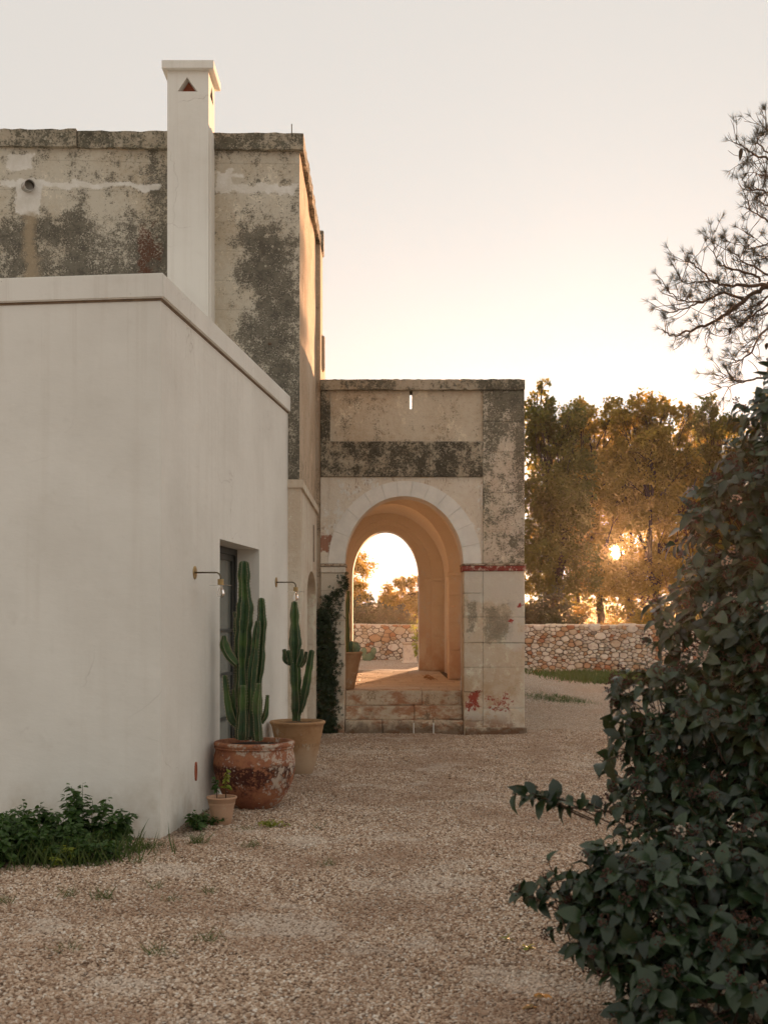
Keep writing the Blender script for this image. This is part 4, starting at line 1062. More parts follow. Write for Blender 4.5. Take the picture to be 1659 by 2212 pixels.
# ------------------------------------------------------------------ creeper on the porch jamb
iv = thing('creeper', (Xp(310), FY - .02, 0), 'dark green creeper climbing the porch jamb beside the steps', 'creeper')
st = Acc()
stems = []
for k in range(9):
    x0 = Xp(random.uniform(290, 360)); p = [(x0, FY - .02, .02)]; zz = 0.; xx = x0; top = random.uniform(.9, 1.75)
    while zz < top:
        zz += .12; xx += random.uniform(-.04, .045); xx = min(max(xx, Xp(282)), Xp(405)); p.append((xx, FY - .025 - random.uniform(0, .02), zz))
    stems.append(p); st.tube(p, [.008 - .005 * i / len(p) for i in range(len(p))], 5)
p = [(Xp(300), FY - .03, 1.62), (Xp(330), FY - .04, 1.82), (Xp(365), FY - .04, 1.90), (Xp(400), FY - .05, 2.0), (Xp(420), FY - .06, 2.08)]
stems += [p, p, p]; st.tube(p, [.006, .005, .004, .003, .002], 5); st.build('stems', M['twig'], iv)['kind'] = 'stuff'
a = np.array([q for s in stems for q in s]); n = 1150
i = rng.integers(0, len(a), n); P = a[i] + np.column_stack([rng.normal(0, .045, n), -np.abs(rng.normal(0, .03, n)) - .015, rng.normal(0, .06, n)])
ex = np.column_stack([Xp(272 + np.abs(rng.normal(0, 30, 520))), FY - .03 - rng.uniform(0, .09, 520), .03 + 1.7 * rng.random(520) ** .8]); P = np.vstack([P, ex])
P[:, 0] = np.clip(P[:, 0], Xp(268), Xp(428)); P[:, 2] = np.maximum(P[:, 2], .03); n = len(P)
d = rng.normal(size=(n, 3)) * np.array([1, .5, 1]) + np.array([.1, -.2, -.5]); nn = rng.normal(size=(n, 3)) * .5 + np.array([0, -1, .3])
V, F = scatter(*star_leaf(5, .12), P, frames(d, nn), rng.uniform(.035, .062, n)); np_mesh('foliage', V, F, M['ivy'], iv)['kind'] = 'stuff'

# driftwood, trough, sapling, climbing weed in the rear yard
q = z6(1330, 872, 20.0); q.z = FZ
dw = thing('dried_branches', q, 'small heap of dried pale branches on the porch floor by the inner pier', 'branches')
for k in range(14):
    a = Acc(); an = random.uniform(0, 3.14); L = random.uniform(.06, .12); o = q + Vector((random.uniform(-.05, .05), random.uniform(-.03, .03), .012 + random.uniform(0, .05)))
    a.tube([o - Vector((math.cos(an), math.sin(an), .25)) * L, o + Vector((0, 0, .015)), o + Vector((math.cos(an), math.sin(an), random.uniform(-.1, .5))) * L], [.004, .009, .004], 6)
    a.build('branch', M['st_tan'], dw, True)
q = z6(1110, 650, 31.5); q.z = ghs(q.x, q.y)
tr = thing('stone_trough', q, 'pale rough limestone trough in front of the dry stone wall, seen through the porch', 'trough')
rbox('basin', q.x - .23, q.x + .55, q.y, q.y + .5, q.z - .03, q.z + .46, M['st_white'], tr, .03, .02, 2); rbox('rim_slab', q.x - .26, q.x + .58, q.y - .03, q.y + .53, q.z + .462, q.z + .53, M['st_cream'], tr, .015, .01)
rbox('foot_slab', q.x - .28, q.x + .5, q.y - .25, q.y - .02, q.z - .02, q.z + .05, M['st_white'], tr, .012, .01)
q = z6(1190, 700, 29.5); q.z = ghs(q.x, q.y)
sg = thing('sapling', q, 'slender sapling with bright yellow-green leaves behind the porch', 'sapling')
for tx, ty in ((1110, 90), (1160, 10), (1120, 290), (1195, 60), (1175, 300)): sprig(sg, q, z6(tx, ty, 29.5), 26, .11, M['lime'], spread=1)

# ------------------------------------------------------------------ weeds and grass
def weed(xp, d, h, wd, n, label, size=.055, mat='weed', stalks=12, group='weeds at the foot of the walls'):
    b = Vector(P_at(xp, d)); r = thing('weed', b, label, 'weed', group); st = Acc(); PP = []; TT = []
    for k in range(stalks):
        an = random.uniform(0, 6.28); rr = random.random() ** .6; hh = h * (1 - .5 * rr * rr) * random.uniform(.75, 1.05)
        o = b + Vector((math.cos(an), math.sin(an), 0)) * (wd * rr * .45); t = o + Vector((math.cos(an) * wd * rr * .6, math.sin(an) * wd * rr * .4, hh)); m = o.lerp(t, .5) + Vector((random.uniform(-.02, .02), 0, .02))
        st.tube([o, m, t], [.004, .003, .0015], 5)
        for q in range(n // stalks):
            u = random.uniform(.15, 1.02); PP.append(o.lerp(t, u) + Vector((0, 0, .02 * math.sin(u * 3)))); TT.append(u)
    st.build('stalks', M[mat], r)['kind'] = 'stuff'
    P = np.array(PP); n = len(P); an = rng.uniform(0, 6.28, n); d_ = np.stack([np.cos(an), np.sin(an), rng.uniform(-.6, .35, n)], -1)
    V, F = scatter(*LEAFB, P + d_ * .01, frames(d_, nrm(np.array([0, 0, 1.]) + rng.normal(size=(n, 3)) * .35)), size * rng.uniform(.6, 1.25, n) * (1.2 - .6 * np.array(TT)))
    np_mesh('foliage', V, F, M[mat], r, True)['kind'] = 'stuff'
weed(178, 8.15, .44, .34, 900, 'tallest leafy green weed clump growing against the white front wall', .075, stalks=18)
weed(242, 8.2, .26, .14, 220, 'small upright nettle-like weed at the edge of the clump near the house corner', .065, stalks=6)
weed(30, 7.85, .34, .36, 800, 'broad pale leafy weed clump on the open side of the long grass', .075, stalks=18)
weed(120, 7.8, .24, .34, 600, 'low bright green weed between the taller clumps at the white wall', .06, stalks=16)
weed(195, 7.75, .18, .26, 330, 'low leafy weed spreading in front of the tallest clump', .055, stalks=12)
weed(420, 8.98, .22, .12, 110, 'single leafy weed beside the small clay pot at the wall', .06, stalks=5)
weed(432, 9.15, .09, .2, 160, 'flat dark weed hugging the wall base behind the small pot', .04, stalks=10)
weed(78, 8.3, .30, .3, 500, 'mid-height leafy weed behind the long grass against the white wall', .07, stalks=14)
weed(5, 7.6, .30, .25, 420, 'pale leafy weed where the white wall leaves the picture', .075, 'weed', 12)
weed(150, 7.65, .13, .2, 200, 'lime green low weed at the gravel edge of the clump', .045, 'lime', 10)
def blades(P, h, wd=.004, lean=.5):
    n = len(P); an = rng.uniform(0, 6.28, n); d = np.stack([np.cos(an) * lean, np.sin(an) * lean, np.ones(n)], -1) + rng.normal(size=(n, 3)) * .15
    T = [(-.5 * wd / .1, 0, 0), (.5 * wd / .1, 0, 0), (.4 * wd / .1, .5, .03), (-.4 * wd / .1, .5, .03), (0, 1, -.18)]
    return scatter(T, [(0, 1, 2), (0, 2, 3), (3, 2, 4)], P, frames(d, rng.normal(size=(n, 3))), h * rng.uniform(.5, 1.1, n))
def grass_mass(name, label, pts, n, h, spread, mat='grass', wd=.03):
    P = []
    for (x, y, s) in pts: P.append(np.column_stack([rng.normal(x, s * spread, n), rng.normal(y, s * spread * .6, n)]))
    P = np.concatenate(P); P = P[free(P[:, 0], P[:, 1])]
    P = np.column_stack([P, gh(P[:, 0], P[:, 1])]); V, F = blades(P, h, wd / 10)
    o = np_mesh(name, V, F, M[mat]); struct(o, label, 'stuff'); return o
pp = [(*P_at(x, d)[:2], 1) for x, d in ((20, 7.6), (60, 7.7), (95, 7.65), (130, 7.7), (165, 7.7), (205, 7.85), (240, 8.0), (60, 8.1), (110, 8.2), (150, 8.3))]
grass_mass('grass', 'long green grass among the weeds at the white wall', pp, 90, .20, .17, wd=.05)
pp = [(*P_at(x, d)[:2], 1) for x, d in ((1225, 32.4), (1250, 31.5), (1280, 30.3), (1305, 29.5), (1335, 28.8), (1365, 28.6), (1400, 28.4), (1300, 32), (1340, 31.5), (1390, 31))]
grass_mass('grass', 'green verge of grass along the foot of the dry stone wall', pp, 420, .22, .55, wd=.12)
pp = [(*P_at(x, d)[:2], 1) for x, d in ((1170, 21.9), (1195, 21.6), (1220, 22.2), (1240, 21.8))]
grass_mass('grass', 'thin patch of grass on the gravel beyond the porch', pp, 240, .08, .20, wd=.08)
for (x, y, h_, n) in ((478, 565, .07, 40), (650, 555, .06, 36), (330, 715, .075, 30), (490, 725, .09, 46), (735, 665, .08, 18), (825, 725, .06, 30), (1000, 690, .06, 34), (320, 990, .07, 26), (775, 985, .08, 34), (1000, 925, .07, 40), (1580, 560, .06, 34),
                      (1205, 470, .07, 60), (945, 450, .10, 70), (700, 470, .09, 70), (640, 490, .08, 60), (1185, 390, .06, 34), (1540, 390, .07, 14), (10, 760, .07, 40), (780, 462, .06, 40)):
    yd = (1950 + y / 1.843) / 1.2056; d = EYE * FPX / (yd - HOR); b = Vector(P_at(x / 1.843 / 1.2056, d))
    lb = 'grass tuft close to the foot of the white house corner' if y in (470, 490, 462, 450) and x < 1000 else ('grass tuft on the gravel in front of the clay pots' if x > 1100 and y < 480 else ('grass tuft at the edge of the leafy weed clump' if x < 20 or y in (565, 555) else 'small tuft of green grass alone on the open gravel'))
    t = thing('grass_tuft', b, lb, 'grass tuft', 'grass tufts in the gravel')
    P = np.column_stack([rng.normal(b.x, .035, n), rng.normal(b.y, .03, n), np.full(n, b.z)]); V, F = blades(P, h_ * 1.2, .004, .9); np_mesh('blades', V, F, M['grass'], t)
yd = (1950 + 375 / 1.843) / 1.2056; d = EYE * FPX / (yd - HOR)
weed(1320 / 1.843 / 1.2056, d, .05, .12, 90, 'flat rosette of pale green leaves on the gravel before the pots', .035, 'lime', 8, None)
for i, (x, y, mt, lb) in enumerate(((45, 1665, 'lime', 'fallen green leaf on the gravel'), (170, 1715, 'lime', 'fallen yellow-green leaf curled on the gravel near the bush'), (270, 2010, 'drygrass', 'fallen orange leaf on the gravel, the larger of two'), (205, 2085, 'drygrass', 'smaller fallen orange leaf on the gravel'))):
    yd = (1750 + y / 2.37) / 1.2056; d = EYE * FPX / (yd - HOR); b = Vector(P_at((1300 + x / 2.37) / 1.2056, d)) + Vector((0, 0, .012))
    n = 4; P = np.array([b] * n); dd = rng.normal(size=(n, 3)) * np.array([1, 1, .3]); V, F = scatter(*LEAFB, P, frames(dd, np.array([[0, 0, 1.]] * n) + rng.normal(size=(n, 3)) * .4), np.full(n, .045))
    tag(np_mesh('fallen_leaf', V, F, M[mt]), lb, 'leaf')

# ------------------------------------------------------------------ trees and shrubs beyond the wall
SRAY = np.array(SUN_DIR)
def off_sun(P, r):
    """distance of points from the sun ray through the camera"""
    v = P - np.array([0, 0, EYE]); t = v @ SRAY; return np.linalg.norm(v - t[:, None] * SRAY, axis=1) > r
def tree(name, base, clumps, label, cat, leaf, mat, leaves, trunk_r=.16, group=None, gap=None, forks=True, leaf_t=LEAF2, flat=.8, droop=0.):
    """clumps: list of (centre Vector, radius)"""
    base = Vector(base); root = thing(name, base, label, cat, group); tk = Acc()
    zt = min(c.z - r for c, r in clumps); ctr = sum((c for c, r in clumps), Vector()) / len(clumps)
    fork = base + Vector(((ctr.x - base.x) * .3, (ctr.y - base.y) * .3, max(.4, (ctr.z - base.z) * .38)))
    tk.tube([base - Vector((0, 0, .1)), base.lerp(fork, .5) + Vector((random.uniform(-.1, .1), 0, 0)), fork], [trunk_r * 1.25, trunk_r, trunk_r * .85], 8)
    tk.build('trunk', M['bark'], root, True); lm = Acc()
    nodes = []
    for k in range(max(3, min(7, len(clumps) // 7))):
        c, r = clumps[(k * 7 + 3) % len(clumps)]; e = fork.lerp(c, .62); m = fork.lerp(e, .5) + Vector((random.uniform(-.3, .3), random.uniform(-.3, .3), random.uniform(-.1, .2)))
        lm.tube([fork, m, e], [trunk_r * .62, trunk_r * .48, trunk_r * .34], 7); nodes += [e, m]
    for c, r in clumps:
        o = min(nodes, key=lambda q: (q - c).length + max(0, q.z - c.z) * 2); L = (c - o).length; r0 = max(.010, trunk_r * .20 * min(1, L / 2))
        m = o.lerp(c, .5) + Vector((random.uniform(-.25, .25), random.uniform(-.25, .25), random.uniform(-.15, .25)))
        lm.tube([o, m, c], [r0, r0 * .7, r0 * .3], 6)
        for k in range(6):
            e = c + Vector(rand_dirs(1)[0]) * r * .9; lm.tube([m.lerp(c, random.uniform(.3, .9)), c.lerp(e, .5) + Vector((0, 0, random.uniform(-.06, .06))), e], [r0 * .4, r0 * .25, .006], 5)
    lm.build('limbs', M['bark'], root, True)
    w_ = np.array([r ** 2 for c, r in clumps]); cnt = np.maximum(20, (w_ / w_.sum() * leaves).astype(int)); PP = []
    for (c, r), k in zip(clumps, cnt):
        # each clump is a handful of smaller sprays so that its outline stays ragged
        m = max(5, int(14 * r / .7)); sub = rand_dirs(m) * (rng.uniform(.25, 1., (m, 1)) ** .6) * r * np.array([1, 1, flat]); kk = rng.integers(0, m, k)
        PP.append(np.array(c) + sub[kk] + rng.normal(size=(k, 3)) * r * .15)
    P = np.concatenate(PP)
    if gap: P = P[off_sun(P, gap)]
    if name == 'oak_tree': P = P[(P[:, 2] > 2.5) | (rng.random(len(P)) < .16)]      # lower crowns thinned to let the low sun through to the gravel
    n = len(P); d = rand_dirs(n) + np.array([0, 0, -droop]); V, F = scatter(*leaf_t, P, frames(d, rand_dirs(n) + np.array([0, 0, .5])), leaf * rng.uniform(.6, 1.25, n))
    np_mesh('crown', V, F, mat, root)['kind'] = 'stuff'
    return root
def crown_px(cx, d, top, bot, rx, n, r=(.5, .95), seed=0, ry=.9):
    """clump centres inside an uneven column of foliage given by picture extents at depth d"""
    rd = random.Random(seed); out = []
    for k in range(n):
        v = rd.random(); y = top + (bot - top) * v; wv = math.sin(math.pi * min(1, .16 + v * .62)) ** .55; an = rd.uniform(0, 6.28); q = rd.random() ** .45
        rr = rd.uniform(*r) * (.7 if v < .25 else 1)
        c = px(cx + rx * wv * q * math.cos(an), y, d); c.y += ry * rx / FPX * d * wv * q * math.sin(an); c.z -= rr * .5
        out.append((c, rr))
    return out
OAKS = [(1200, 40.5, 862, 1290, 78, 62, 'oak tree with a thin top sprig rising beside the porch corner'),
        (1298, 43.5, 868, 1258, 98, 66, 'oak tree through whose crown the low sun shines'),
        (1418, 41, 850, 1265, 106, 68, 'broad domed oak tree between the sun and the laurustinus bush'),
        (1540, 43, 862, 1290, 85, 60, 'oak tree half hidden behind the pine branches'),
        (1665, 41, 850, 1290, 95, 50, 'oak tree behind the laurustinus bush'),
        (1800, 43, 850, 1300, 105, 30, 'last oak tree of the row, behind the tall pine')]
for i, (cx, d, t, b, rx, n, lb) in enumerate(OAKS):
    cl = crown_px(cx, d, t, b, rx, n, (.48, .92), 11 + i)
    if i == 0: cl += [(px(1160, 845, d), .32), (px(1172, 828, d), .25), (px(1150, 880, d), .35), (px(1178, 865, d), .3)]
    bx = (cx - CXP) / FPX * d
    tree('oak_tree', (bx, d, .0), cl, lb, 'tree', .135, M['oak2'] if i in (1, 2) else M['oak'], 31000 if i < 4 else 16000, .15, 'oak trees beyond the stone wall', .25)
for i, (cx, d, t, b, rx, n, lb) in enumerate(((1245, 50, 890, 1262, 90, 40, 'oak tree of the second row, in the gap beside the sun'), (1362, 51, 900, 1258, 95, 44, 'oak tree of the second row, straight behind the sunlit gap'), (1490, 50, 885, 1270, 90, 36, 'oak tree of the second row, behind the domed oak'))):
    tree('oak_tree', ((cx - CXP) / FPX * d, d, .0), crown_px(cx, d, t, b, rx, n, (.55, 1.05), 71 + i), lb, 'tree', .15, M['oak2'], 15000, .15, 'oak trees beyond the stone wall', .30)
n = 26000; xx = rng.uniform(-45, 75, n); top = 3.6 + .9 * np.sin(xx * .35) + .6 * np.sin(xx * .9 + 1) + .4 * np.sin(xx * 2.1)
P = np.column_stack([xx, rng.uniform(128, 142, n), rng.random(n) ** .8 * top]); V, F = scatter(*LEAF2, P, frames(rand_dirs(n), rand_dirs(n)), rng.uniform(.35, .8, n))
struct(np_mesh('distant_wood', V, F, M['olive']), 'far belt of low trees closing the fields', 'stuff')
# shrubs along the wall
def shrub(cx, d, top, rx, label, mat, leaves, leaf=.085, name='shrub', n=24, tmpl=LEAF2):
    rd = random.Random(int(cx)); cl = []
    zt = EYE + (HOR - top) / FPX * d; bx = (cx - CXP) / FPX * d; rw = rx / FPX * d
    for k in range(n):
        an = rd.uniform(0, 6.28); q = rd.random() ** .5; z = rd.uniform(.55, 1.08) * zt * (1 - .25 * q * q); r = rd.uniform(.28, .48) * min(1.3, max(.7, zt / 2.2))
        cl.append((Vector((bx + rw * q * math.cos(an), d + rw * .8 * q * math.sin(an), max(.35, z - r * .8))), r))
    tree(name, (bx, d, .02), cl, label, 'shrub', leaf, mat, leaves, .05, 'shrubs behind the stone wall', .2, leaf_t=tmpl)
shrub(1180, 36.2, 1272, 62, 'dark olive-green shrub behind the wall beside the porch corner', M['olive'], 7000)
shrub(1118, 36.5, 1290, 50, 'dark shrub behind the wall hidden partly by the porch pier', M['olive'], 4000)
shrub(1285, 36.0, 1296, 60, 'golden backlit shrub of dry stalks below the sun', M['drygrass'], 1500, .09, n=10)
shrub(1375, 36.4, 1285, 55, 'golden green shrub behind the wall beside the bush', M['oak2'], 4000)
shrub(1450, 36.6, 1265, 60, 'green shrub behind the wall and the laurustinus bush', M['oak'], 4000)
shrub(1600, 36.6, 1255, 80, 'wide green shrub at the far end of the wall', M['oak'], 4000)
shrub(770, 36.0, 1282, 36, 'dark olive shrub over the wall behind the porch cactus', M['olive'], 4500)
shrub(822, 36.3, 1296, 36, 'rounded olive shrub over the wall in the middle of the arch view', M['olive'], 4500)
shrub(872, 36.1, 1300, 36, 'dark shrub over the wall near the inner pier of the arch', M['olive'], 4500)
tree('olive_tree', ((735 - CXP) / FPX * 38, 38, .1), crown_px(738, 38, 1120, 1300, 44, 26, (.30, .55), 51), 'tall bushy tree at the edge of the arch opening', 'tree', .085, M['oak2'], 15000, .12, 'trees seen through the arch')
tree('olive_tree', ((878 - CXP) / FPX * 41, 41, .1), crown_px(884, 41, 1243, 1312, 46, 22, (.30, .5), 52), 'low golden round-topped tree in the middle of the arch opening', 'tree', .085, M['oak2'], 12000, .12, 'trees seen through the arch')
tree('olive_tree', ((655 - CXP) / FPX * 42, 42, .1), crown_px(655, 42, 1060, 1300, 60, 24, (.5, .8), 53), 'tree behind the old house, hidden by the porch', 'tree', .11, M['oak'], 9000, .15, 'trees seen through the arch')

# ------------------------------------------------------------------ pine with bare twigs
def z7(x, y, d): return px((1600 + x / 2.95) / 1.2056, (300 + y / 2.95) / 1.2056, d)
TP = Vector((5.35, 12.4, 0))
pine = thing('pine_tree', TP, 'thin pine with sparse needles reaching over the laurustinus bush', 'pine tree')
a = Acc(); a.tube([TP - Vector((0, 0, .1)), TP + Vector((-.1, 0, 2.2)), TP + Vector((-.22, .05, 4.4)), TP + Vector((-.5, 0, 6.3)), TP + Vector((-.6, 0, 7.4))], [.17, .14, .11, .07, .03], 10); a.build('trunk', M['bark'], pine, True)
LIMBS = [([(1180, 1300), (1130, 1335), (1000, 1420), (800, 1560), (620, 1640), (470, 1690), (380, 1660)], .028, 1.0),
         ([(1130, 1300), (900, 1310), (760, 1280), (650, 1180), (560, 1090)], .018, 1.0), ([(1120, 1270), (1050, 1220), (880, 1180), (790, 1130), (760, 1020), (745, 900)], .014, .9),
         ([(990, 1420), (850, 1370), (700, 1420), (560, 1480), (420, 1510), (290, 1490)], .015, 1.0), ([(700, 1420), (560, 1440), (450, 1380), (350, 1290)], .010, 1.0), ([(760, 1280), (640, 1280), (540, 1290), (480, 1240)], .010, 1.0),
         ([(1240, 360), (1180, 340), (1060, 300), (975, 240), (930, 180)], .016, .8), ([(1180, 300), (1110, 220), (1070, 150)], .010, .7), ([(1250, 180), (1180, 120), (1160, 80)], .010, .7),
         ([(1260, 640), (1160, 590), (1040, 560), (970, 490)], .013, 1.0), ([(1270, 860), (1160, 800), (1060, 740), (980, 700)], .013, 1.0), ([(1230, 500), (1130, 460), (1010, 440)], .010, 1.0),
         ([(1270, 950), (1180, 980), (1070, 1022), (990, 1000), (950, 960)], .012, .7), ([(1060, 940), (1010, 900)], .006, .6), ([(1180, 1230), (1060, 1160), (980, 1130), (920, 1060), (890, 1030)], .011, .8),
         ([(1250, 1600), (1130, 1680), (1030, 1840), (930, 1890), (830, 1930)], .013, .7), ([(1260, 2000), (1100, 2020), (960, 2040), (850, 2010), (760, 1990)], .012, .7), ([(1050, 2030), (900, 2080), (790, 2090)], .007, .8),
         ([(1200, 1440), (1080, 1520), (960, 1620), (880, 1680)], .012, 1.1), ([(1200, 1380), (1050, 1480), (880, 1530), (760, 1540)], .011, 1.2), ([(1220, 1500), (1100, 1540), (980, 1560), (900, 1640)], .010, 1.2),
         ([(1000, 1420), (900, 1480), (760, 1590), (700, 1700), (712, 1800)], .008, .5), ([(1190, 1620), (1080, 1720), (960, 1760)], .008, .8), ([(1240, 720), (1150, 690), (1080, 640)], .010, 1.2), ([(1240, 1040), (1150, 1100), (1060, 1160)], .009, 1.0)]
tufts = []; tw = Acc(); rdp = random.Random(5)
for li, (pl, r0, dens) in enumerate(LIMBS):
    dd = 12.2 + rdp.uniform(-.35, .35); n = len(pl)
    P = [z7(x, y, dd + .25 * math.sin(i * 1.3 + li)) for i, (x, y) in enumerate(pl)]
    pts, _ = smooth_path(P, [1] * n, 5); pts = [p + Vector((rdp.uniform(-.012, .012), rdp.uniform(-.02, .02), rdp.uniform(-.012, .012))) for p in pts]
    N = len(pts); lb = Acc()
    z0 = pts[0].z; root_p = TP + Vector((-.3, 0, min(7.2, max(2.5, z0 - .2))))
    if pl[0][0] > 1125: lb.tube([root_p, root_p.lerp(pts[0], .5), pts[0]], [r0 * 1.6, r0 * 1.25, r0], 7)
    lb.tube(pts, [r0 * (1 - .82 * i / (N - 1)) for i in range(N)], 6); lb.build('branch', M['ptwig'], pine, True)
    tufts.append((pts[-1], (pts[-1] - pts[-3]).normalized()))
    Ltot = sum((pts[i + 1] - pts[i]).length for i in range(N - 1)); m = int(Ltot * 15 * dens) + 2
    for k in range(m):
        i = int(rdp.uniform(.12, .98) * (N - 1)); o = pts[i]; ax = (pts[min(N - 1, i + 1)] - pts[max(0, i - 1)]).normalized()
        sd_ = Vector((rdp.gauss(0, 1), rdp.gauss(0, 1), rdp.gauss(.25, 1))); sd_ = (sd_ - ax * sd_.dot(ax)).normalized(); d0 = (ax * rdp.uniform(.4, 1.2) + sd_ * rdp.uniform(.5, 1)).normalized()
        L = rdp.uniform(.10, .38) * (1.1 - .4 * i / N); q = [o]; e = d0.copy()
        for s in range(4): e = (e + Vector((rdp.uniform(-.3, .3), rdp.uniform(-.3, .3), rdp.uniform(-.16, .36)))).normalized(); q.append(q[-1] + e * L / 4)
        tw.tube(q, [.0040, .0036, .003, .0026, .002], 5)
        if rdp.random() < .7: tufts.append((q[-1], e))
        for u in range(rdp.choice((0, 1, 1, 2))):
            b0 = q[rdp.choice((1, 2, 3))]; f = (e + Vector((rdp.uniform(-.9, .9), rdp.uniform(-.9, .9), rdp.uniform(-.5, .9)))).normalized(); q2 = [b0, b0 + f * L * .22 + Vector((0, 0, .008)), b0 + f * L * .45 + Vector((0, 0, .03))]
            tw.tube(q2, [.0026, .0022, .0016], 4)
            if rdp.random() < .65: tufts.append((q2[-1], f))
tw.build('twigs', M['ptwig'], pine)['kind'] = 'stuff'
PP = []; DD = []
for p, e in tufts:
    k = rdp.randint(16, 32); dirs = rand_dirs(k) * .62 + np.array(e) * .75; PP.append(np.repeat(np.array(p)[None], k, 0) - np.array(e) * rng.uniform(0, .035, (k, 1))); DD.append(dirs)
P = np.concatenate(PP); dn = np.concatenate(DD); n = len(P)
V, F = scatter([(-.012, 0, 0), (.012, 0, 0), (0, 1, -.03), (0, .4, .02)], [(0, 1, 2), (1, 3, 2), (3, 0, 2)], P, frames(dn, rand_dirs(n)), rng.uniform(.06, .105, n)); np_mesh('needles', V, F, M['needle'], pine)['kind'] = 'stuff'
for (x, y, L, r_) in ((966, 255, .13, .019), (885, 1630, .07, .018), (1165, 1750, .07, .018)):
    tpt = z7(x, y, 12.2); bm = bmesh.new(); bmesh.ops.create_uvsphere(bm, u_segments=12, v_segments=12, radius=1)
    for v in bm.verts: s = 1 + .10 * math.sin(v.co.z * 22 + math.atan2(v.co.y, v.co.x) * 5); v.co.x *= s; v.co.y *= s; v.co.x *= (.75 + .35 * v.co.z); v.co.y *= (.75 + .35 * v.co.z)
    bmesh.ops.transform(bm, matrix=Matrix.Translation(tpt - Vector((0, 0, L * .5))) @ Matrix.Rotation(.12, 4, 'Y') @ Matrix.Diagonal((r_ * 1.3, r_ * 1.3, L * .5, 1)), verts=bm.verts); mkbm('cone', bm, M['bark'], pine, True)

# ------------------------------------------------------------------ laurustinus bush close to the camera
BB = Vector((2.15, 5.3, 0)); BB.z = ghs(BB.x, BB.y)
bush = thing('laurustinus_bush', BB, 'large dark glossy laurustinus bush with brown buds and a few white flowers', 'bush')
LOBES = [(1735, 985, 5.8, 120, 195, 1.0), (1660, 1180, 5.7, 170, 190, 1.1), (1640, 1390, 5.5, 215, 170, 1.1), (1600, 1570, 5.3, 275, 140, 1.0), (1640, 1700, 5.3, 270, 110, .45), (1480, 1690, 5.2, 170, 70, .28),
         (1545, 1950, 4.55, 345, 130, 1.0), (1670, 1830, 4.9, 270, 120, .8), (1640, 2130, 4.35, 330, 150, 1.0), (1760, 1560, 5.0, 170, 320, .8), (1350, 1930, 4.6, 130, 90, .4)]
clp = []; clo = []
for (cx, cy, d, rx, ry, den) in LOBES:
    cc = np.array(px(cx, cy, d)); ax_, az_ = rx / FPX * d, ry / FPX * d; ay_ = min(.75, .5 * (ax_ + az_)); n = int(950 * (ax_ * az_ + ax_ * ay_ + ay_ * az_) * den * .62)
    u = rand_dirs(n); u[:, 1] = np.where(rng.random(n) < .72, -np.abs(u[:, 1]), u[:, 1]); rad = rng.uniform(.45, 1.0, n) ** .45
    wob = 1 + .16 * np.sin(u[:, 0] * 7 + cx) * np.cos(u[:, 2] * 6 + cy)
    clp.append(cc + u * np.array([ax_, ay_, az_]) * (rad * wob)[:, None]); clo.append(u)
CP = np.concatenate(clp); CO = nrm(np.concatenate(clo) + np.array([0, 0, .45]) + rng.normal(size=(len(CP), 3)) * .35)
k = (CP[:, 2] > .08); CP, CO = CP[k], CO[k]
# the thin side branch
side = [Vector(px(1470, 1745, 5.0)), Vector(px(1380, 1755, 4.95)), Vector(px(1290, 1752, 4.92)), Vector(px(1215, 1742, 4.9)), Vector(px(1165, 1722, 4.9))]
for t in (.15, .3, .45, .62, .72, .82, .9, 1.0):
    i = min(3, int(t * 4)); p = side[i].lerp(side[i + 1], t * 4 - i); CP = np.vstack([CP, np.array(p)]); CO = np.vstack([CO, nrm(np.array([-.7, -.1, .35 if t < 1 else .1]))])
nC = len(CP); tw = Acc()
LP, LD, LN, LS = [], [], [], []; BP = []; FP = []
for i in range(nC):
    o = Vector(CP[i]); axd = Vector(CO[i]); b = axd.cross(Vector((.3, .2, 1))).normalized(); b2 = axd.cross(b); L = random.uniform(.07, .13)
    tw.tube([o - axd * .16, o, o + axd * L], [.0032, .0026, .0018], 4, False)
    m = random.choice((3, 3, 4)); ph = random.uniform(0, 3.14)
    for s in range(m):
        for sg_ in (0, math.pi):
            t = ph + s * 1.57 + sg_; e = b * math.cos(t) + b2 * math.sin(t); ff = (s + .5) / m
            LP.append(o + axd * (L * ff)); LD.append(e * (1 - .35 * ff) + axd * (.25 + .55 * ff) + Vector((0, 0, -.42)) + Vector((random.gauss(0, .18), random.gauss(0, .18), random.gauss(0, .18))))
            LN.append(axd * .8 + Vector((0, -.15, .5)) + Vector((random.gauss(0, .25), random.gauss(0, .25), random.gauss(0, .25)))); LS.append(random.choice((random.uniform(.035, .06), random.uniform(.06, .085), random.uniform(.08, .105))) * (1 - .2 * abs(ff - .4)))
    q = random.random(); tip = o + axd * (L + .015)
    if q < .30: BP.append((tip, axd))
    elif q < .335 and o.z > 1.1 or q < .315: FP.append((tip, axd))
LP, LD, LN, LS = np.array(LP), np.array(LD), np.array(LN), np.array(LS); FR = frames(LD, LN)
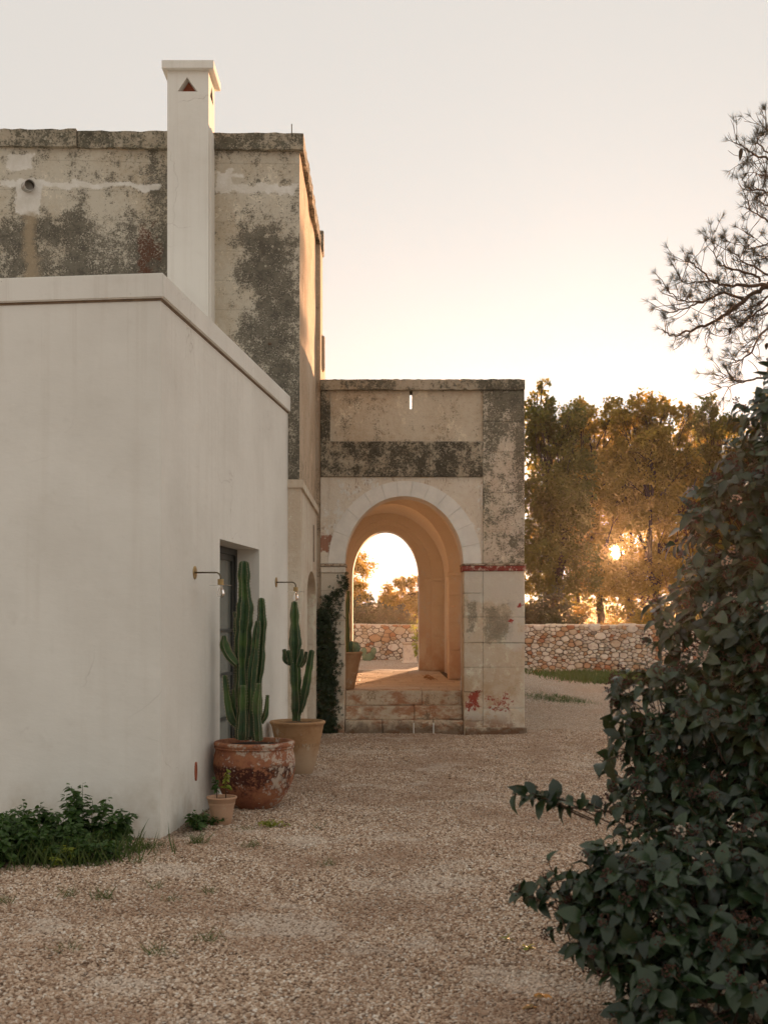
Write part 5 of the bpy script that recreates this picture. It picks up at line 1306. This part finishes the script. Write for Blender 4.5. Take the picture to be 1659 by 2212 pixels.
# the 300 leaves that show largest are parts, the rest one mass
dep = LP[:, 1]; sx = LP[:, 0] / dep * FPX + CXP; sy = HOR - (LP[:, 2] - EYE) / dep * FPX; best = {}
for i in np.argsort(dep):
    if 1130 < sx[i] < 1655 and 800 < sy[i] < 2205: best.setdefault((int(sx[i] // 34), int(sy[i] // 34)), i)
sel = sorted(best.values(), key=lambda i: -LS[i] / dep[i])[:300]; selm = np.zeros(len(LP), bool); selm[sel] = True
LEAFC = ([(x * (.8 + .2 * y), y * .93, z - .28 * y * y + .5 * abs(x)) for x, y, z in LEAFB[0]], LEAFB[1])
LEAFD = ([(x * 1.12 + .10 * y * y, y, z + .10 * math.sin(y * 5)) for x, y, z in LEAFB[0]], LEAFB[1])
kind_ = rng.integers(0, 3, len(LP))
for kk, tp in enumerate((LEAFB, LEAFC, LEAFD)):
    mm = (~selm) & (kind_ == kk); V, F = scatter(*tp, LP[mm], FR[mm], LS[mm]); np_mesh('foliage', V, F, M['vib'], bush, True)['kind'] = 'stuff'
lms = []
for tp in (LEAFB, LEAFC, LEAFD):
    lme = bpy.data.meshes.new('leaf'); lme.from_pydata(tp[0], [], tp[1]); lme.update(); lme.materials.append(M['vib']); lme.polygons.foreach_set('use_smooth', [True] * len(lme.polygons)); lms.append(lme)
for i in sel:
    o = bpy.data.objects.new('leaf', lms[kind_[i]]); C.objects.link(o); o.parent = bush; mt = Matrix(FR[i].tolist()).to_4x4() @ Matrix.Diagonal((LS[i],) * 3 + (1,)); mt.translation = Vector(LP[i]) - BB; o.matrix_basis = mt
tw.build('twigs', M['twig'], bush)['kind'] = 'stuff'
sb = Acc(); sb.tube(side, [.008, .006, .005, .004, .003], 6); sb.build('branch', M['twig'], bush, True)
for k in range(26):
    i = random.randrange(nC); e = Vector(CP[i]) - Vector(CO[i]) * .15; b = BB + Vector((random.uniform(-.1, .1), random.uniform(-.1, .1), 0)); m = b.lerp(e, .5) + Vector((random.uniform(-.05, .2), 0, .12))
    s_ = Acc(); s_.tube([b, b.lerp(m, .5) + Vector((0, 0, .06)), m, m.lerp(e, .6), e], [.02, .016, .011, .007, .003], 6); s_.build('branch', M['twig'], bush, True)
OCT = ([(1, 0, 0), (-1, 0, 0), (0, 1, 0), (0, -1, 0), (0, 0, 1), (0, 0, -1)], [(0, 2, 4), (2, 1, 4), (1, 3, 4), (3, 0, 4), (2, 0, 5), (1, 2, 5), (3, 1, 5), (0, 3, 5)])
def umbels(lst, nb, size, rad, mat, name):
    if not lst: return
    PP = []
    for tip, axd in lst:
        u = rand_dirs(nb); u = u * rad * np.array([1, 1, 1]); u -= np.outer(np.minimum(0, u @ np.array(axd)), np.array(axd)) * .8; PP.append(np.array(tip) + u)
    P = np.concatenate(PP); V, F = scatter(*OCT, P, frames(rand_dirs(len(P)), rand_dirs(len(P))), size * rng.uniform(.6, 1.3, len(P))); np_mesh(name, V, F, mat, bush, True)['kind'] = 'stuff'
umbels(BP, 34, .0042, .024, M['bud'], 'buds'); umbels(FP, 20, .0050, .024, M['flower'], 'flowers')

# ------------------------------------------------------------------ evening haze, added for the orange glow round the sun
bm = bmesh.new(); bmesh.ops.create_cube(bm, size=1); bmesh.ops.transform(bm, matrix=Matrix.Translation((0, 30, 5.2)) @ Matrix.Diagonal((120, 90, 12.8, 1)), verts=bm.verts)
g = G('haze_air'); v_ = g.n('ShaderNodeVolumePrincipled', {'Color': (1., .86, .66), 'Density': HAZE, 'Anisotropy': .85}); g.t.links.new(v_.outputs[0], g.o.inputs['Volume'])
struct(mkbm('haze', bm, g.m), 'thin warm haze added for the glow round the low sun', 'stuff')
